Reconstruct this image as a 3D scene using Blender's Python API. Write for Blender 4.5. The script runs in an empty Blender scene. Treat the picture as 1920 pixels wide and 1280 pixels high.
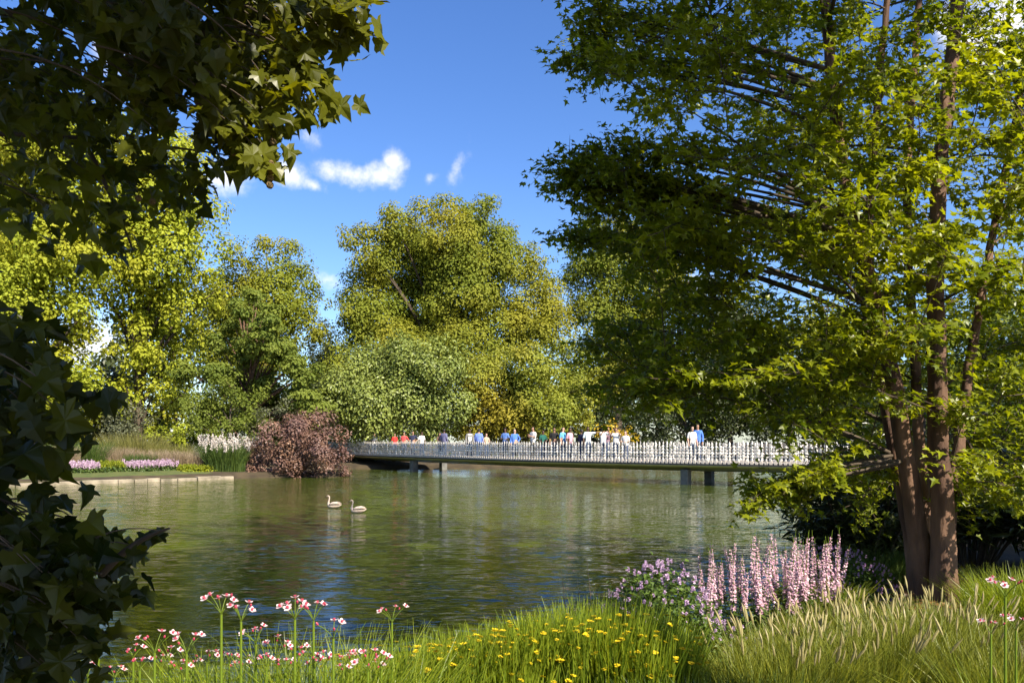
import bpy, math, random
import numpy as np
from mathutils import Vector, Matrix

R = math.radians
rng = np.random.default_rng(11)
random.seed(11)
scn = bpy.context.scene
col = scn.collection

# ------------------------------------------------------------------ camera, sky, sun, exposure
F, EYE, HOR = 1493.33, 2.1, 828.0          # focal length in photo pixels, eye height over the water, horizon row
cam_d = bpy.data.cameras.new('camera'); cam = bpy.data.objects.new('camera', cam_d); col.objects.link(cam)
cam_d.lens = 28.0; cam_d.sensor_width = 36.0; cam_d.shift_y = (HOR - 640) / 1920
cam_d.clip_start = 0.05; cam_d.clip_end = 5000
cam.location = (0, 0, EYE); cam.rotation_euler = (R(90), 0, 0)
scn.camera = cam

SUN_EL, SUN_AZ = R(41), R(142)             # azimuth clockwise from +Y (the view direction): behind the camera, to the right
to_sun = Vector((math.sin(SUN_AZ) * math.cos(SUN_EL), math.cos(SUN_AZ) * math.cos(SUN_EL), math.sin(SUN_EL)))
sd = bpy.data.lights.new('sun', 'SUN'); sd.energy = 5.0; sd.angle = R(0.5); sd.color = (1.0, 0.90, 0.74)
sun = bpy.data.objects.new('sun', sd); col.objects.link(sun)
sun.rotation_euler = (-to_sun).to_track_quat('-Z', 'Y').to_euler()

scn.view_settings.view_transform = 'Standard'; scn.view_settings.look = 'None'
scn.view_settings.exposure = 1.15; scn.view_settings.gamma = 1.0

cy = scn.cycles; cy.use_adaptive_sampling = True; cy.adaptive_threshold = .02; cy.max_bounces = 5; cy.diffuse_bounces = 1; cy.glossy_bounces = 2; cy.transmission_bounces = 2; cy.transparent_max_bounces = 4
world = bpy.data.worlds.new('World'); scn.world = world; world.use_nodes = True
wn, wl = world.node_tree.nodes, world.node_tree.links
wn.clear()
def N(nodes, typ, **kw):
    n = nodes.new(typ)
    for k, v in kw.items(): setattr(n, k, v)
    return n
w_out = N(wn, 'ShaderNodeOutputWorld'); w_bg = N(wn, 'ShaderNodeBackground'); w_bg.inputs['Strength'].default_value = 0.07
sky = N(wn, 'ShaderNodeTexSky', sky_type='NISHITA'); sky.sun_disc = False
sky.sun_elevation = SUN_EL; sky.sun_rotation = SUN_AZ; sky.air_density = 1.0; sky.dust_density = 0.7; sky.ozone_density = 3.5
hs = N(wn, 'ShaderNodeHueSaturation'); hs.inputs['Saturation'].default_value = 1.22; hs.inputs['Value'].default_value = 1.45; hs.inputs['Hue'].default_value = .512
wl.new(sky.outputs[0], hs.inputs['Color'])
tc = N(wn, 'ShaderNodeTexCoord'); sep = N(wn, 'ShaderNodeSeparateXYZ')
nz = N(wn, 'ShaderNodeTexNoise'); nz.inputs['Scale'].default_value = 16.0; nz.inputs['Detail'].default_value = 5; nz.inputs['Roughness'].default_value = 0.62
wl.new(tc.outputs['Generated'], nz.inputs['Vector']); wl.new(tc.outputs['Generated'], sep.inputs[0])
def M(op, a, b=None, c=None, nodes=wn, links=wl, clamp=False):
    n = N(nodes, 'ShaderNodeMath', operation=op); n.use_clamp = clamp
    for i, x in enumerate((a, b, c)):
        if x is None: continue
        if isinstance(x, (int, float)): n.inputs[i].default_value = x
        else: links.new(x, n.inputs[i])
    return n.outputs[0]
az = M('ARCTAN2', sep.outputs[0], sep.outputs[1]); el = M('ARCSINE', sep.outputs[2])
nz2 = N(wn, 'ShaderNodeTexNoise'); nz2.inputs['Scale'].default_value = 7.0; nz2.inputs['Detail'].default_value = 2
wl.new(tc.outputs['Generated'], nz2.inputs['Vector'])
# cumulus scraps: centre azimuth, centre elevation, half sizes (radians), tilt, weight
def dirang(px, py):
    x, z = (px - 960) / F, (HOR - py) / F
    return math.atan2(x, 1), math.atan2(z, math.hypot(x, 1))
blobs = []
for px, py, w, h, t, k in [(425, 332, 46, 34, 0, .9), (548, 330, 40, 24, -.15, 1.0), (590, 350, 44, 16, -.35, .9), (650, 325, 62, 28, 0, 1.1),
                           (712, 330, 56, 40, 0, 1.2), (738, 300, 34, 32, .3, 1.2), (860, 312, 16, 46, -.35, .52), (806, 332, 20, 18, .6, .42),
                           (610, 525, 45, 18, 0, .62), (575, 250, 45, 20, -.5, .36), (1180, 95, 60, 30, 0, .5), (1330, 540, 60, 26, 0, .9), (1860, 60, 130, 60, 0, .8),
                           (200, 650, 90, 60, 0, .9), (190, 90, 60, 40, 0, .7), (1690, 470, 80, 40, 0, .8)]:
    a, e = dirang(px, py); blobs.append((a, e, w / F, h / F, t, k))
r2 = random.Random(5)
for i in range(7):                                           # the same kind of clouds go on round the rest of the sky
    a = r2.uniform(0.75, 2 * math.pi - 0.75); s = r2.uniform(.7, 1.6)
    blobs.append((a if a < math.pi else a - 2 * math.pi, r2.uniform(.2, .6), .05 * s, .022 * s, r2.uniform(-.3, .3), r2.uniform(.7, 1.1)))
acc = None
cmb = N(wn, 'ShaderNodeCombineXYZ'); wl.new(az, cmb.inputs[0]); wl.new(el, cmb.inputs[1])
for a, e, w, h, t, k in blobs:
    mp = N(wn, 'ShaderNodeMapping', vector_type='TEXTURE'); mp.inputs['Location'].default_value = (a, e, 0); mp.inputs['Rotation'].default_value = (0, 0, t); mp.inputs['Scale'].default_value = (w, h, 1)
    wl.new(cmb.outputs[0], mp.inputs[0]); vl = N(wn, 'ShaderNodeVectorMath', operation='LENGTH'); wl.new(mp.outputs[0], vl.inputs[0])
    g = M('MULTIPLY_ADD', vl.outputs['Value'], -k, 1.15 * k)
    acc = g if acc is None else M('MAXIMUM', acc, g)
nzs = M('ADD', M('MULTIPLY', M('SUBTRACT', nz.outputs[0], .5), 3.4), M('MULTIPLY', M('SUBTRACT', nz2.outputs[0], .5), 1.6))
dens = M('ADD', acc, nzs)
mr = N(wn, 'ShaderNodeMapRange', interpolation_type='SMOOTHSTEP'); mr.inputs['From Min'].default_value = .05; mr.inputs['From Max'].default_value = 1.35
wl.new(dens, mr.inputs['Value'])
gate = N(wn, 'ShaderNodeMapRange'); gate.inputs['From Min'].default_value = -.1; gate.inputs['From Max'].default_value = .25; wl.new(acc, gate.inputs['Value'])
fac = M('MULTIPLY', mr.outputs[0], gate.outputs[0], clamp=True)
mix = N(wn, 'ShaderNodeMixRGB'); wl.new(fac, mix.inputs[0]); wl.new(hs.outputs[0], mix.inputs[1]); mix.inputs[2].default_value = (8.6, 8.5, 8.5, 1)
wl.new(mix.outputs[0], w_bg.inputs['Color']); wl.new(w_bg.outputs[0], w_out.inputs['Surface'])

# ------------------------------------------------------------------ helpers
def at(px, py, Y): return np.array([(px - 960) / F * Y, Y, EYE - (py - HOR) / F * Y])
def unit(a): return a / np.maximum(np.linalg.norm(a, axis=-1, keepdims=True), 1e-9)
def rdir(n): return unit(rng.normal(size=(n, 3)))

TRIS = [0]
class Geo:
    def __init__(s): s.v = []; s.f = {3: [], 4: []}; s.t = {3: [], 4: []}; s.n = 0
    def add(s, V, Fc, tint=.5):
        V = np.asarray(V, float).reshape(-1, 3); Fc = np.asarray(Fc, int); k = Fc.shape[1]
        s.v.append(V); s.f[k].append(Fc + s.n); s.t[k].append(np.broadcast_to(np.asarray(tint, float), (len(Fc),)).copy()); s.n += len(V)
        return s
    def mesh(s, name, mat, smooth=False, origin=(0, 0, 0)):
        me = bpy.data.meshes.new(name)
        V = np.concatenate(s.v) - np.asarray(origin, float)
        loops, starts, tot, tint = [], [], 0, []
        for k in (3, 4):
            if s.f[k]:
                A = np.concatenate(s.f[k]); loops.append(A.ravel()); starts.append(tot + np.arange(len(A)) * k); tot += A.size
                tint.append(np.concatenate(s.t[k])); TRIS[0] += len(A) * (k - 2)
        L = np.concatenate(loops); S = np.concatenate(starts)
        me.vertices.add(len(V)); me.vertices.foreach_set('co', V.ravel().astype(np.float32))
        me.loops.add(len(L)); me.loops.foreach_set('vertex_index', L.astype(np.int32))
        me.polygons.add(len(S)); me.polygons.foreach_set('loop_start', S.astype(np.int32))
        me.update(calc_edges=True)
        me.polygons.foreach_set('use_smooth', np.full(len(S), bool(smooth)))
        at_ = me.attributes.new('tint', 'FLOAT', 'FACE'); at_.data.foreach_set('value', np.concatenate(tint).astype(np.float32))
        if mat is not None: me.materials.append(mat)
        return me
    def build(s, name, mat, parent=None, smooth=False, origin=None):
        if origin is None: origin = tuple(ROOT_LOC[parent.name]) if parent is not None else (0, 0, 0)
        o = bpy.data.objects.new(name, s.mesh(name, mat, smooth, origin)); col.objects.link(o)
        if parent is not None: o.parent = parent
        else: o.location = origin
        ROOT_LOC[o.name] = origin
        return o
ROOT_LOC = {}
def tag(o, label=None, cat=None, group=None, kind=None):
    if label: o['label'] = label
    if cat: o['category'] = cat
    if group: o['group'] = group
    if kind: o['kind'] = kind
    return o
def thing(name, loc, label, cat, group=None):
    o = bpy.data.objects.new(name, None); col.objects.link(o); o.location = tuple(loc); o.empty_display_size = .1
    ROOT_LOC[o.name] = np.array(loc, float)
    return tag(o, label, cat, group)
def place(name, me, parent, M4):
    """an object sharing mesh data; M4 is its world matrix, parent is unrotated"""
    o = bpy.data.objects.new(name, me); col.objects.link(o); o.parent = parent
    M4 = M4.copy()
    if parent is not None:
        L = ROOT_LOC[parent.name]
        M4.translation = M4.translation - Vector(L)
    o.matrix_basis = M4
    return o

def tube(geo, P, Rr, sides=7, tint=.5, cap=True):
    P = np.asarray(P, float); Rr = np.broadcast_to(np.asarray(Rr, float), (len(P),))
    T = unit(np.gradient(P, axis=0)); ref = np.array([0, 0, 1.]) if abs(T[0, 2]) < .9 else np.array([1., 0, 0])
    u = unit(np.cross(T, ref)); v = np.cross(T, u)
    a = np.arange(sides) * 2 * np.pi / sides
    ring = P[:, None] + Rr[:, None, None] * (np.cos(a)[None, :, None] * u[:, None] + np.sin(a)[None, :, None] * v[:, None])
    V = ring.reshape(-1, 3); n = len(P); i = np.arange(n - 1)[:, None] * sides; j = np.arange(sides)[None]; j2 = (j + 1) % sides
    Q = np.stack([i + j, i + j2, i + sides + j2, i + sides + j], -1).reshape(-1, 4)
    geo.add(V, Q, tint)
    if cap:
        b = np.arange(sides)
        geo.add(np.vstack([V[-sides:], P[-1]]), np.stack([b, (b + 1) % sides, np.full(sides, sides)], -1), tint)
def bez(a, b, c, n=8):
    t = np.linspace(0, 1, n)[:, None]; return (1 - t) ** 2 * np.asarray(a) + 2 * t * (1 - t) * np.asarray(b) + t * t * np.asarray(c)
def box(geo, c, s, rz=0., tint=.5):
    x, y, z = np.array(s) / 2.
    V = np.array([[-x, -y, -z], [x, -y, -z], [x, y, -z], [-x, y, -z], [-x, -y, z], [x, -y, z], [x, y, z], [-x, y, z]])
    ca, sa = math.cos(rz), math.sin(rz); V = V @ np.array([[ca, sa, 0], [-sa, ca, 0], [0, 0, 1]]) + np.asarray(c)
    geo.add(V, [[0, 3, 2, 1], [4, 5, 6, 7], [0, 1, 5, 4], [1, 2, 6, 5], [2, 3, 7, 6], [3, 0, 4, 7]], tint)
def frames(Nn, D):
    z = unit(Nn); y = unit(D - (D * z).sum(-1, keepdims=True) * z); x = np.cross(y, z)
    return np.stack([x, y, z], -1)            # columns
def scatter(geo, tpl, P, Nn, D, S, tint):
    V, Fc = tpl; A = frames(Nn, D); S = np.broadcast_to(np.asarray(S, float), (len(P),))
    W = np.einsum('nij,kj->nki', A, V) * S[:, None, None] + P[:, None]
    k = len(V); I = (np.arange(len(P))[:, None, None] * k + Fc[None]).reshape(-1, Fc.shape[1])
    geo.add(W.reshape(-1, 3), I, np.repeat(np.broadcast_to(tint, (len(P),)), len(Fc)))
def mat4(A, p, s):
    m = Matrix([[A[i, j] * s for j in range(3)] + [p[i]] for i in range(3)] + [[0, 0, 0, 1]]); return m

# leaf outlines: base at the origin, tip at +Y, face up +Z
def fan(outline, centre, cup):
    V = np.array([[*centre, 0.]] + [[x, y, 0.] for x, y in outline]); V[:, 2] = cup(V[:, 0], V[:, 1])
    n = len(outline); return V, np.array([[0, 1 + i, 1 + (i + 1) % n] for i in range(n)])
half = [(.10, -.05), (.30, -.12), (.50, -.02), (.42, .12), (.40, .24), (.56, .30), (.72, .52), (.56, .50), (.38, .49), (.35, .62), (.27, .70), (.15, .84)]
PLANE_OUT = [(0, 0)] + half + [(0, 1.05)] + [(-x, y) for x, y in half[::-1]]
PLANE_LEAF = [fan(PLANE_OUT, (0, .34), c_) for c_ in (lambda x, y: .22 * np.abs(x) - .28 * y * y, lambda x, y: -.30 * x * x - .12 * y * y + .05 * np.sin(9 * x), lambda x, y: .45 * np.abs(x) - .5 * y * y + .06 * np.sin(7 * x + 4 * y), lambda x, y: .12 * x + .30 * x * x - .75 * y * y * y)]
halfm = [(.30, .02), (.20, .20), (.56, .50), (.20, .52)]
MAPLE_OUT = [(0, 0)] + halfm + [(0, 1.0)] + [(-x, y) for x, y in halfm[::-1]]
MAPLE_LEAF = [fan(MAPLE_OUT, (0, .3), c_) for c_ in (lambda x, y: .25 * np.abs(x) - .22 * y * y, lambda x, y: -.3 * x * x - .1 * y * y, lambda x, y: .4 * np.abs(x) - .5 * y * y)]
DIAMOND = (np.array([[0, 0, 0], [.36, .5, .1], [0, 1, -.05], [-.36, .5, .1]]), np.array([[0, 1, 2], [0, 2, 3]]))
LANCE = (np.array([[0, 0, 0], [.09, .3, .03], [.06, .7, 0], [0, 1, -.12], [-.06, .7, 0], [-.09, .3, .03], [0, .4, 0]]),
         np.array([[6, 0, 1], [6, 1, 2], [6, 2, 3], [6, 3, 4], [6, 4, 5], [6, 5, 0]]))

# ------------------------------------------------------------------ materials
def newmat(name):
    m = bpy.data.materials.new(name); m.use_nodes = True; nt = m.node_tree; nt.nodes.clear()
    return m, nt.nodes, nt.links, nt.nodes.new('ShaderNodeOutputMaterial')
def rgba(c): return (c[0], c[1], c[2], 1)
def leafmat(name, dark, light, trans=.35, rough=.45, spec=.35, tcol=None, patch=None, patch_scale=.15):
    m, nn, ll, out = newmat(name)
    a = N(nn, 'ShaderNodeAttribute', attribute_name='tint')
    mx = N(nn, 'ShaderNodeMixRGB'); mx.inputs[1].default_value = rgba(dark); mx.inputs[2].default_value = rgba(light); ll.new(a.outputs['Fac'], mx.inputs[0])
    c = mx.outputs[0]
    if patch:
        g = N(nn, 'ShaderNodeNewGeometry'); t = N(nn, 'ShaderNodeTexNoise'); t.inputs['Scale'].default_value = patch_scale; t.inputs['Detail'].default_value = 3
        ll.new(g.outputs['Position'], t.inputs['Vector'])
        q = N(nn, 'ShaderNodeMapRange'); q.inputs['From Min'].default_value = .45; q.inputs['From Max'].default_value = .68; ll.new(t.outputs[0], q.inputs['Value'])
        m2 = N(nn, 'ShaderNodeMixRGB'); ll.new(q.outputs[0], m2.inputs[0]); ll.new(c, m2.inputs[1]); m2.inputs[2].default_value = rgba(patch); c = m2.outputs[0]
    p = N(nn, 'ShaderNodeBsdfPrincipled'); ll.new(c, p.inputs['Base Color']); p.inputs['Roughness'].default_value = rough; p.inputs['Specular IOR Level'].default_value = spec
    if trans > 0:
        tr = N(nn, 'ShaderNodeBsdfTranslucent'); hv = N(nn, 'ShaderNodeMixRGB', blend_type='MULTIPLY'); hv.inputs[0].default_value = 1
        ll.new(c, hv.inputs[1]); hv.inputs[2].default_value = rgba(tcol or (1.7, 1.6, .7)); ll.new(hv.outputs[0], tr.inputs[0])
        ms = N(nn, 'ShaderNodeMixShader'); ms.inputs[0].default_value = trans; ll.new(p.outputs[0], ms.inputs[1]); ll.new(tr.outputs[0], ms.inputs[2]); ll.new(ms.outputs[0], out.inputs[0])
    else: ll.new(p.outputs[0], out.inputs[0])
    return m
def surf(name, c1, c2=None, scale=5., rough=.7, metal=0., bump=0., bscale=None, spec=.4, stretch=(1, 1, 1), detail=6):
    m, nn, ll, out = newmat(name); p = N(nn, 'ShaderNodeBsdfPrincipled'); ll.new(p.outputs[0], out.inputs[0])
    p.inputs['Roughness'].default_value = rough; p.inputs['Metallic'].default_value = metal; p.inputs['Specular IOR Level'].default_value = spec
    p.inputs['Base Color'].default_value = rgba(c1)
    g = N(nn, 'ShaderNodeTexCoord'); mp = N(nn, 'ShaderNodeMapping'); mp.inputs['Scale'].default_value = stretch; ll.new(g.outputs['Object'], mp.inputs[0])
    if c2:
        t = N(nn, 'ShaderNodeTexNoise'); t.inputs['Scale'].default_value = scale; t.inputs['Detail'].default_value = detail; ll.new(mp.outputs[0], t.inputs['Vector'])
        q = N(nn, 'ShaderNodeMapRange'); q.inputs['From Min'].default_value = .35; q.inputs['From Max'].default_value = .65; ll.new(t.outputs[0], q.inputs['Value'])
        mx = N(nn, 'ShaderNodeMixRGB'); ll.new(q.outputs[0], mx.inputs[0]); mx.inputs[1].default_value = rgba(c1); mx.inputs[2].default_value = rgba(c2); ll.new(mx.outputs[0], p.inputs['Base Color'])
    if bump:
        t2 = N(nn, 'ShaderNodeTexNoise'); t2.inputs['Scale'].default_value = bscale or scale * 3; t2.inputs['Detail'].default_value = 8; ll.new(mp.outputs[0], t2.inputs['Vector'])
        b = N(nn, 'ShaderNodeBump'); b.inputs['Strength'].default_value = bump; b.inputs['Distance'].default_value = .03; ll.new(t2.outputs[0], b.inputs['Height']); ll.new(b.outputs[0], p.inputs['Normal'])
    return m
MT = {}
MT['ground'] = surf('soil_and_turf', (.035, .026, .014), (.075, .055, .028), 1.3, .95, bump=.6, bscale=14)
MT['lawn'] = surf('lawn', (.055, .085, .016), (.11, .12, .03), 2.2, .9, bump=.8, bscale=30)
MT['stone'] = surf('kerb_stone', (.36, .30, .22), (.12, .105, .07), 1.6, .9, bump=.7, bscale=9)
MT['bark'] = surf('red_brown_bark', (.055, .028, .018), (.185, .105, .064), 5.5, .85, bump=.9, bscale=16, stretch=(1, 1, .3))
MT['bark_dark'] = surf('dark_bark', (.05, .037, .026), (.10, .075, .05), 3., .9, bump=.5, bscale=9, stretch=(1, 1, .3))
MT['steel'] = surf('polished_steel', (.74, .70, .63), (.56, .52, .46), 9., .36, metal=.15, bump=.25, bscale=30, spec=.6)
MT['belly'] = surf('bridge_soffit_metal', (.56, .52, .26), (.48, .44, .22), 1.5, .3, metal=.35, bump=.05, bscale=3)  # yellow-green base colour stands in for light thrown up by the water
MT['edge'] = surf('dark_bridge_edge', (.03, .03, .03), (.05, .05, .05), 3., .6)
MT['deck'] = surf('bridge_deck', (.30, .27, .23), (.22, .2, .17), 2., .8, bump=.2)
MT['coping'] = surf('pale_edge_block', (.62, .55, .48), (.52, .46, .40), 3., .6, bump=.2)
MT['pier'] = surf('concrete_pier', (.17, .165, .15), (.10, .10, .09), 2.5, .85, bump=.3)

# water: murky green body under a rippled skin
m, nn, ll, out = newmat('pond_water'); MT['water'] = m
p = N(nn, 'ShaderNodeBsdfPrincipled'); ll.new(p.outputs[0], out.inputs[0])
p.inputs['Roughness'].default_value = .06; p.inputs['IOR'].default_value = 1.33
g = N(nn, 'ShaderNodeTexCoord')
t0 = N(nn, 'ShaderNodeTexNoise'); t0.inputs['Scale'].default_value = .12; t0.inputs['Detail'].default_value = 4; ll.new(g.outputs['Object'], t0.inputs['Vector'])
mx = N(nn, 'ShaderNodeMixRGB'); mx.inputs[1].default_value = (.046, .064, .008, 1); mx.inputs[2].default_value = (.062, .082, .010, 1); ll.new(t0.outputs[0], mx.inputs[0]); ll.new(mx.outputs[0], p.inputs['Base Color'])
vs = None
for sc_, st, amp, dist in [(.7, (.5, 1.4, 1), .05, .4), (3.2, (.5, 1.8, 1), .20, .7), (9.0, (.5, 1.8, 1), .26, .5)]:
    mp = N(nn, 'ShaderNodeMapping'); mp.inputs['Scale'].default_value = st; mp.inputs['Rotation'].default_value = (0, 0, R(-9)); ll.new(g.outputs['Object'], mp.inputs[0])
    t = N(nn, 'ShaderNodeTexNoise'); t.inputs['Scale'].default_value = sc_; t.inputs['Detail'].default_value = 2; t.inputs['Distortion'].default_value = dist; ll.new(mp.outputs[0], t.inputs['Vector'])
    v0 = N(nn, 'ShaderNodeVectorMath', operation='SUBTRACT'); ll.new(t.outputs['Color'], v0.inputs[0]); v0.inputs[1].default_value = (.5, .5, .5)
    v1 = N(nn, 'ShaderNodeVectorMath', operation='MULTIPLY'); ll.new(v0.outputs[0], v1.inputs[0]); v1.inputs[1].default_value = (amp * .6, amp * 1.5, 0)
    if vs is None: vs = v1.outputs[0]
    else:
        v2 = N(nn, 'ShaderNodeVectorMath', operation='ADD'); ll.new(vs, v2.inputs[0]); ll.new(v1.outputs[0], v2.inputs[1]); vs = v2.outputs[0]
tw = N(nn, 'ShaderNodeTexNoise'); tw.inputs['Scale'].default_value = .16; tw.inputs['Detail'].default_value = 2; ll.new(g.outputs['Object'], tw.inputs['Vector'])
qw = N(nn, 'ShaderNodeMapRange'); qw.inputs['From Min'].default_value = .35; qw.inputs['From Max'].default_value = .65; qw.inputs['To Min'].default_value = .6; qw.inputs['To Max'].default_value = 1.6; ll.new(tw.outputs[0], qw.inputs['Value'])
vw = N(nn, 'ShaderNodeVectorMath', operation='SCALE'); ll.new(vs, vw.inputs[0]); ll.new(qw.outputs[0], vw.inputs['Scale']); vs = vw.outputs[0]
v3 = N(nn, 'ShaderNodeVectorMath', operation='ADD'); ll.new(vs, v3.inputs[0]); v3.inputs[1].default_value = (0, 0, 1)
v4 = N(nn, 'ShaderNodeVectorMath', operation='NORMALIZE'); ll.new(v3.outputs[0], v4.inputs[0]); ll.new(v4.outputs[0], p.inputs['Normal'])

# ------------------------------------------------------------------ ground and water
POND = np.array([(-60, 2.5), (-14, 3.4), (-5, 3.9), (-2, 4.5), (-.2, 5.7), (.9, 7.4), (2.2, 8.9), (3.4, 10.2), (4.6, 11.8), (5.8, 14), (7.6, 18.5), (10, 24),
                 (14, 29.5), (19, 33), (27, 36), (48, 44), (70, 62), (70, 100), (40, 92), (24, 72), (14, 64), (4, 62), (-6, 61.5), (-12, 61), (-14.5, 57), (-12.5, 51), (-9.6, 49),
                 (-10.5, 47.4), (-15.0, 46.2), (-16.3, 44.6), (-21.7, 39.0), (-32, 29.0), (-60, 14)], float)
def sdf(X, Y):
    """distance to the shore, negative over water"""
    d = np.full(X.shape, 1e9); ins = np.zeros(X.shape, bool); n = len(POND)
    for i in range(n):
        a, b_ = POND[i], POND[(i + 1) % n]; e = b_ - a
        t = np.clip(((X - a[0]) * e[0] + (Y - a[1]) * e[1]) / (e @ e), 0, 1)
        d = np.minimum(d, np.hypot(X - a[0] - t * e[0], Y - a[1] - t * e[1]))
        c = (a[1] > Y) != (b_[1] > Y)
        xi = a[0] + (Y - a[1]) / (e[1] if abs(e[1]) > 1e-9 else 1e-9) * e[0]
        ins ^= c & (X < xi)
    return np.where(ins, -d, d)
def ground_z(X, Y):
    X = np.asarray(X, float); Y = np.asarray(Y, float); d = sdf(X, Y)
    s = np.clip(d / .8, 0, 1); s = s * s * (3 - 2 * s)
    up = .02 + .26 * s + np.minimum(np.maximum(d - .5, 0) * .05, .35) + .03 * np.sin(X * 1.7) * np.cos(Y * 1.3) * s
    return np.where(d > 0, up, np.maximum(d * .5, -1.2) - .02)
def gz(x, y): return float(ground_z(np.array([x]), np.array([y]))[0])
def axis(lo, hi, dense_lo, dense_hi, step):
    a = list(np.arange(dense_lo, dense_hi, step)); s = step; x = dense_hi
    while x < hi: a.append(x); s *= 1.18; x += s
    a.append(hi); s = step; x = dense_lo - step
    while x > lo: a.insert(0, x); s *= 1.18; x -= s
    a.insert(0, lo); return np.array(a)
ax, ay = axis(-900, 900, -26, 14, .36), axis(-300, 1500, -1, 64, .36)
XX, YY = np.meshgrid(ax, ay); ZZ = ground_z(XX, YY)
nx = len(ax); I = (np.arange(len(ay) - 1)[:, None] * nx + np.arange(nx - 1)[None]).ravel()
g_ = Geo().add(np.stack([XX, YY, ZZ], -1).reshape(-1, 3), np.stack([I, I + 1, I + nx + 1, I + nx], -1))
tag(g_.build('ground', MT['ground'], smooth=True), kind='structure')
g_ = Geo().add([(-900, -20, 0), (900, -20, 0), (900, 300, 0), (-900, 300, 0)], [[0, 1, 2, 3]])
tag(g_.build('pond_water', MT['water']), kind='structure')

# lawn strip on the left bank: a sheet that follows the ground just behind the kerb
def bank_sheet(name, A, B, w0, w1, lift, mat):
    A, B = np.array(A, float), np.array(B, float); T = (B - A) / np.linalg.norm(B - A); Nn = np.array([-T[1], T[0]])
    n = 40; t = np.linspace(0, 1, n); w = np.linspace(w0, w1, 12)
    P = A + t[:, None, None] * (B - A) + w[None, :, None] * Nn; Z = ground_z(P[..., 0], P[..., 1]) + lift
    I = (np.arange(n - 1)[:, None] * 12 + np.arange(11)[None]).ravel()
    return Geo().add(np.concatenate([P, Z[..., None]], -1).reshape(-1, 3), np.stack([I, I + 12, I + 13, I + 1], -1)).build(name, mat, smooth=True)
KA, KB = (-21.7, 39.0), (-16.3, 44.6)
KA2 = (-32., 29.0)
tag(bank_sheet('lawn', KA2, KB, .3, 9, .012, MT['lawn']), kind='structure')
# stone kerb of the left bank
kerb = thing('stone_kerb', (*KA, 0), 'low pale stone kerb along the water below the flower bed', 'kerb')
Tn = np.array(KB) - np.array(KA2); Ln = np.linalg.norm(Tn); Tn /= Ln; ang = math.atan2(Tn[1], Tn[0]); s = 0.
while s < Ln:
    l = rng.uniform(.6, 1.9); c = np.array(KA2) + Tn * (s + l / 2)
    gg = Geo(); h = rng.uniform(.13, .20); box(gg, (c[0] + rng.normal() * .02, c[1] + rng.normal() * .03, h / 2 - .08), (l - rng.uniform(.01, .05), rng.uniform(.34, .46), h + .16), ang + rng.normal() * .018)
    o = gg.build('stone', MT['stone'], kerb); bv = o.modifiers.new('bevel', 'BEVEL'); bv.width = .025; bv.segments = 2
    s += l

# ------------------------------------------------------------------ bridge
BP = np.array([(-19.5, 74.5), (-13.3, 65), (-1.5, 48.2), (7.4, 39.5), (13.8, 35.1), (21.5, 31.2), (28, 28.8)])
def spline(P, n=400):
    """Catmull-Rom through P, resampled evenly"""
    Q = np.vstack([2 * P[0] - P[1], P, 2 * P[-1] - P[-2]]); out = []
    for i in range(1, len(Q) - 2):
        t = np.linspace(0, 1, 60, endpoint=False)[:, None]; p0, p1, p2, p3 = Q[i - 1:i + 3]
        out.append(.5 * (2 * p1 + (p2 - p0) * t + (2 * p0 - 5 * p1 + 4 * p2 - p3) * t ** 2 + (3 * p1 - p0 - 3 * p2 + p3) * t ** 3))
    C = np.vstack(out + [P[-1:]]); d = np.r_[0, np.cumsum(np.linalg.norm(np.diff(C, axis=0), axis=1))]
    s = np.linspace(0, d[-1], n); return np.stack([np.interp(s, d, C[:, k]) for k in range(C.shape[1])], -1), d[-1]
BC, BL = spline(BP, 160); BT = unit(np.gradient(BC, axis=0)); BN = np.stack([-BT[:, 1], BT[:, 0]], -1)   # BN points to the far side
if BN[80, 1] < 0: BN = -BN
WID = 3.9
def bridge_at(s):
    i = np.clip(s / BL * 159, 0, 159); return (np.array([np.interp(i, np.arange(160), BC[:, k]) for k in (0, 1)]), unit(np.array([np.interp(i, np.arange(160), BT[:, k]) for k in (0, 1)])),
                                               unit(np.array([np.interp(i, np.arange(160), BN[:, k]) for k in (0, 1)])))
bridge = thing('footbridge', (*BC[80], 0), 'curved pale metal footbridge with dense ornate railing crossing the pond', 'bridge')
def sweep(prof, name, mat, smooth=False, closed=True):
    prof = np.array(prof, float); k = len(prof)
    V = np.concatenate([BC[:, None] + prof[None, :, :1] * BN[:, None], np.broadcast_to(prof[None, :, 1:], (160, k, 1))], -1)
    i = np.arange(159)[:, None] * k; j = np.arange(k if closed else k - 1)[None]; j2 = (j + 1) % k
    return Geo().add(V.reshape(-1, 3), np.stack([i + j, i + j2, i + k + j2, i + k + j], -1).reshape(-1, 4)).build(name, mat, bridge, smooth)
sweep([(.14, 1.0), (.14, 1.105), (WID - .14, 1.105), (WID - .14, 1.0)], 'deck', MT['deck'])
sweep([(0, .965), (0, 1.05), (.13, 1.05), (.13, .965)], 'dark_edge', MT['edge'])
sweep([(WID - .13, .965), (WID - .13, 1.05), (WID, 1.05), (WID, .965)], 'dark_edge', MT['edge'])
tt = np.linspace(0, 1, 15)
sweep([(.06 + (WID - .12) * t, .962 - .34 * math.sin(math.pi * t) ** .8) for t in tt] + [(WID - .2, .98), (.2, .98)], 'soffit', MT['belly'], True)
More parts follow.
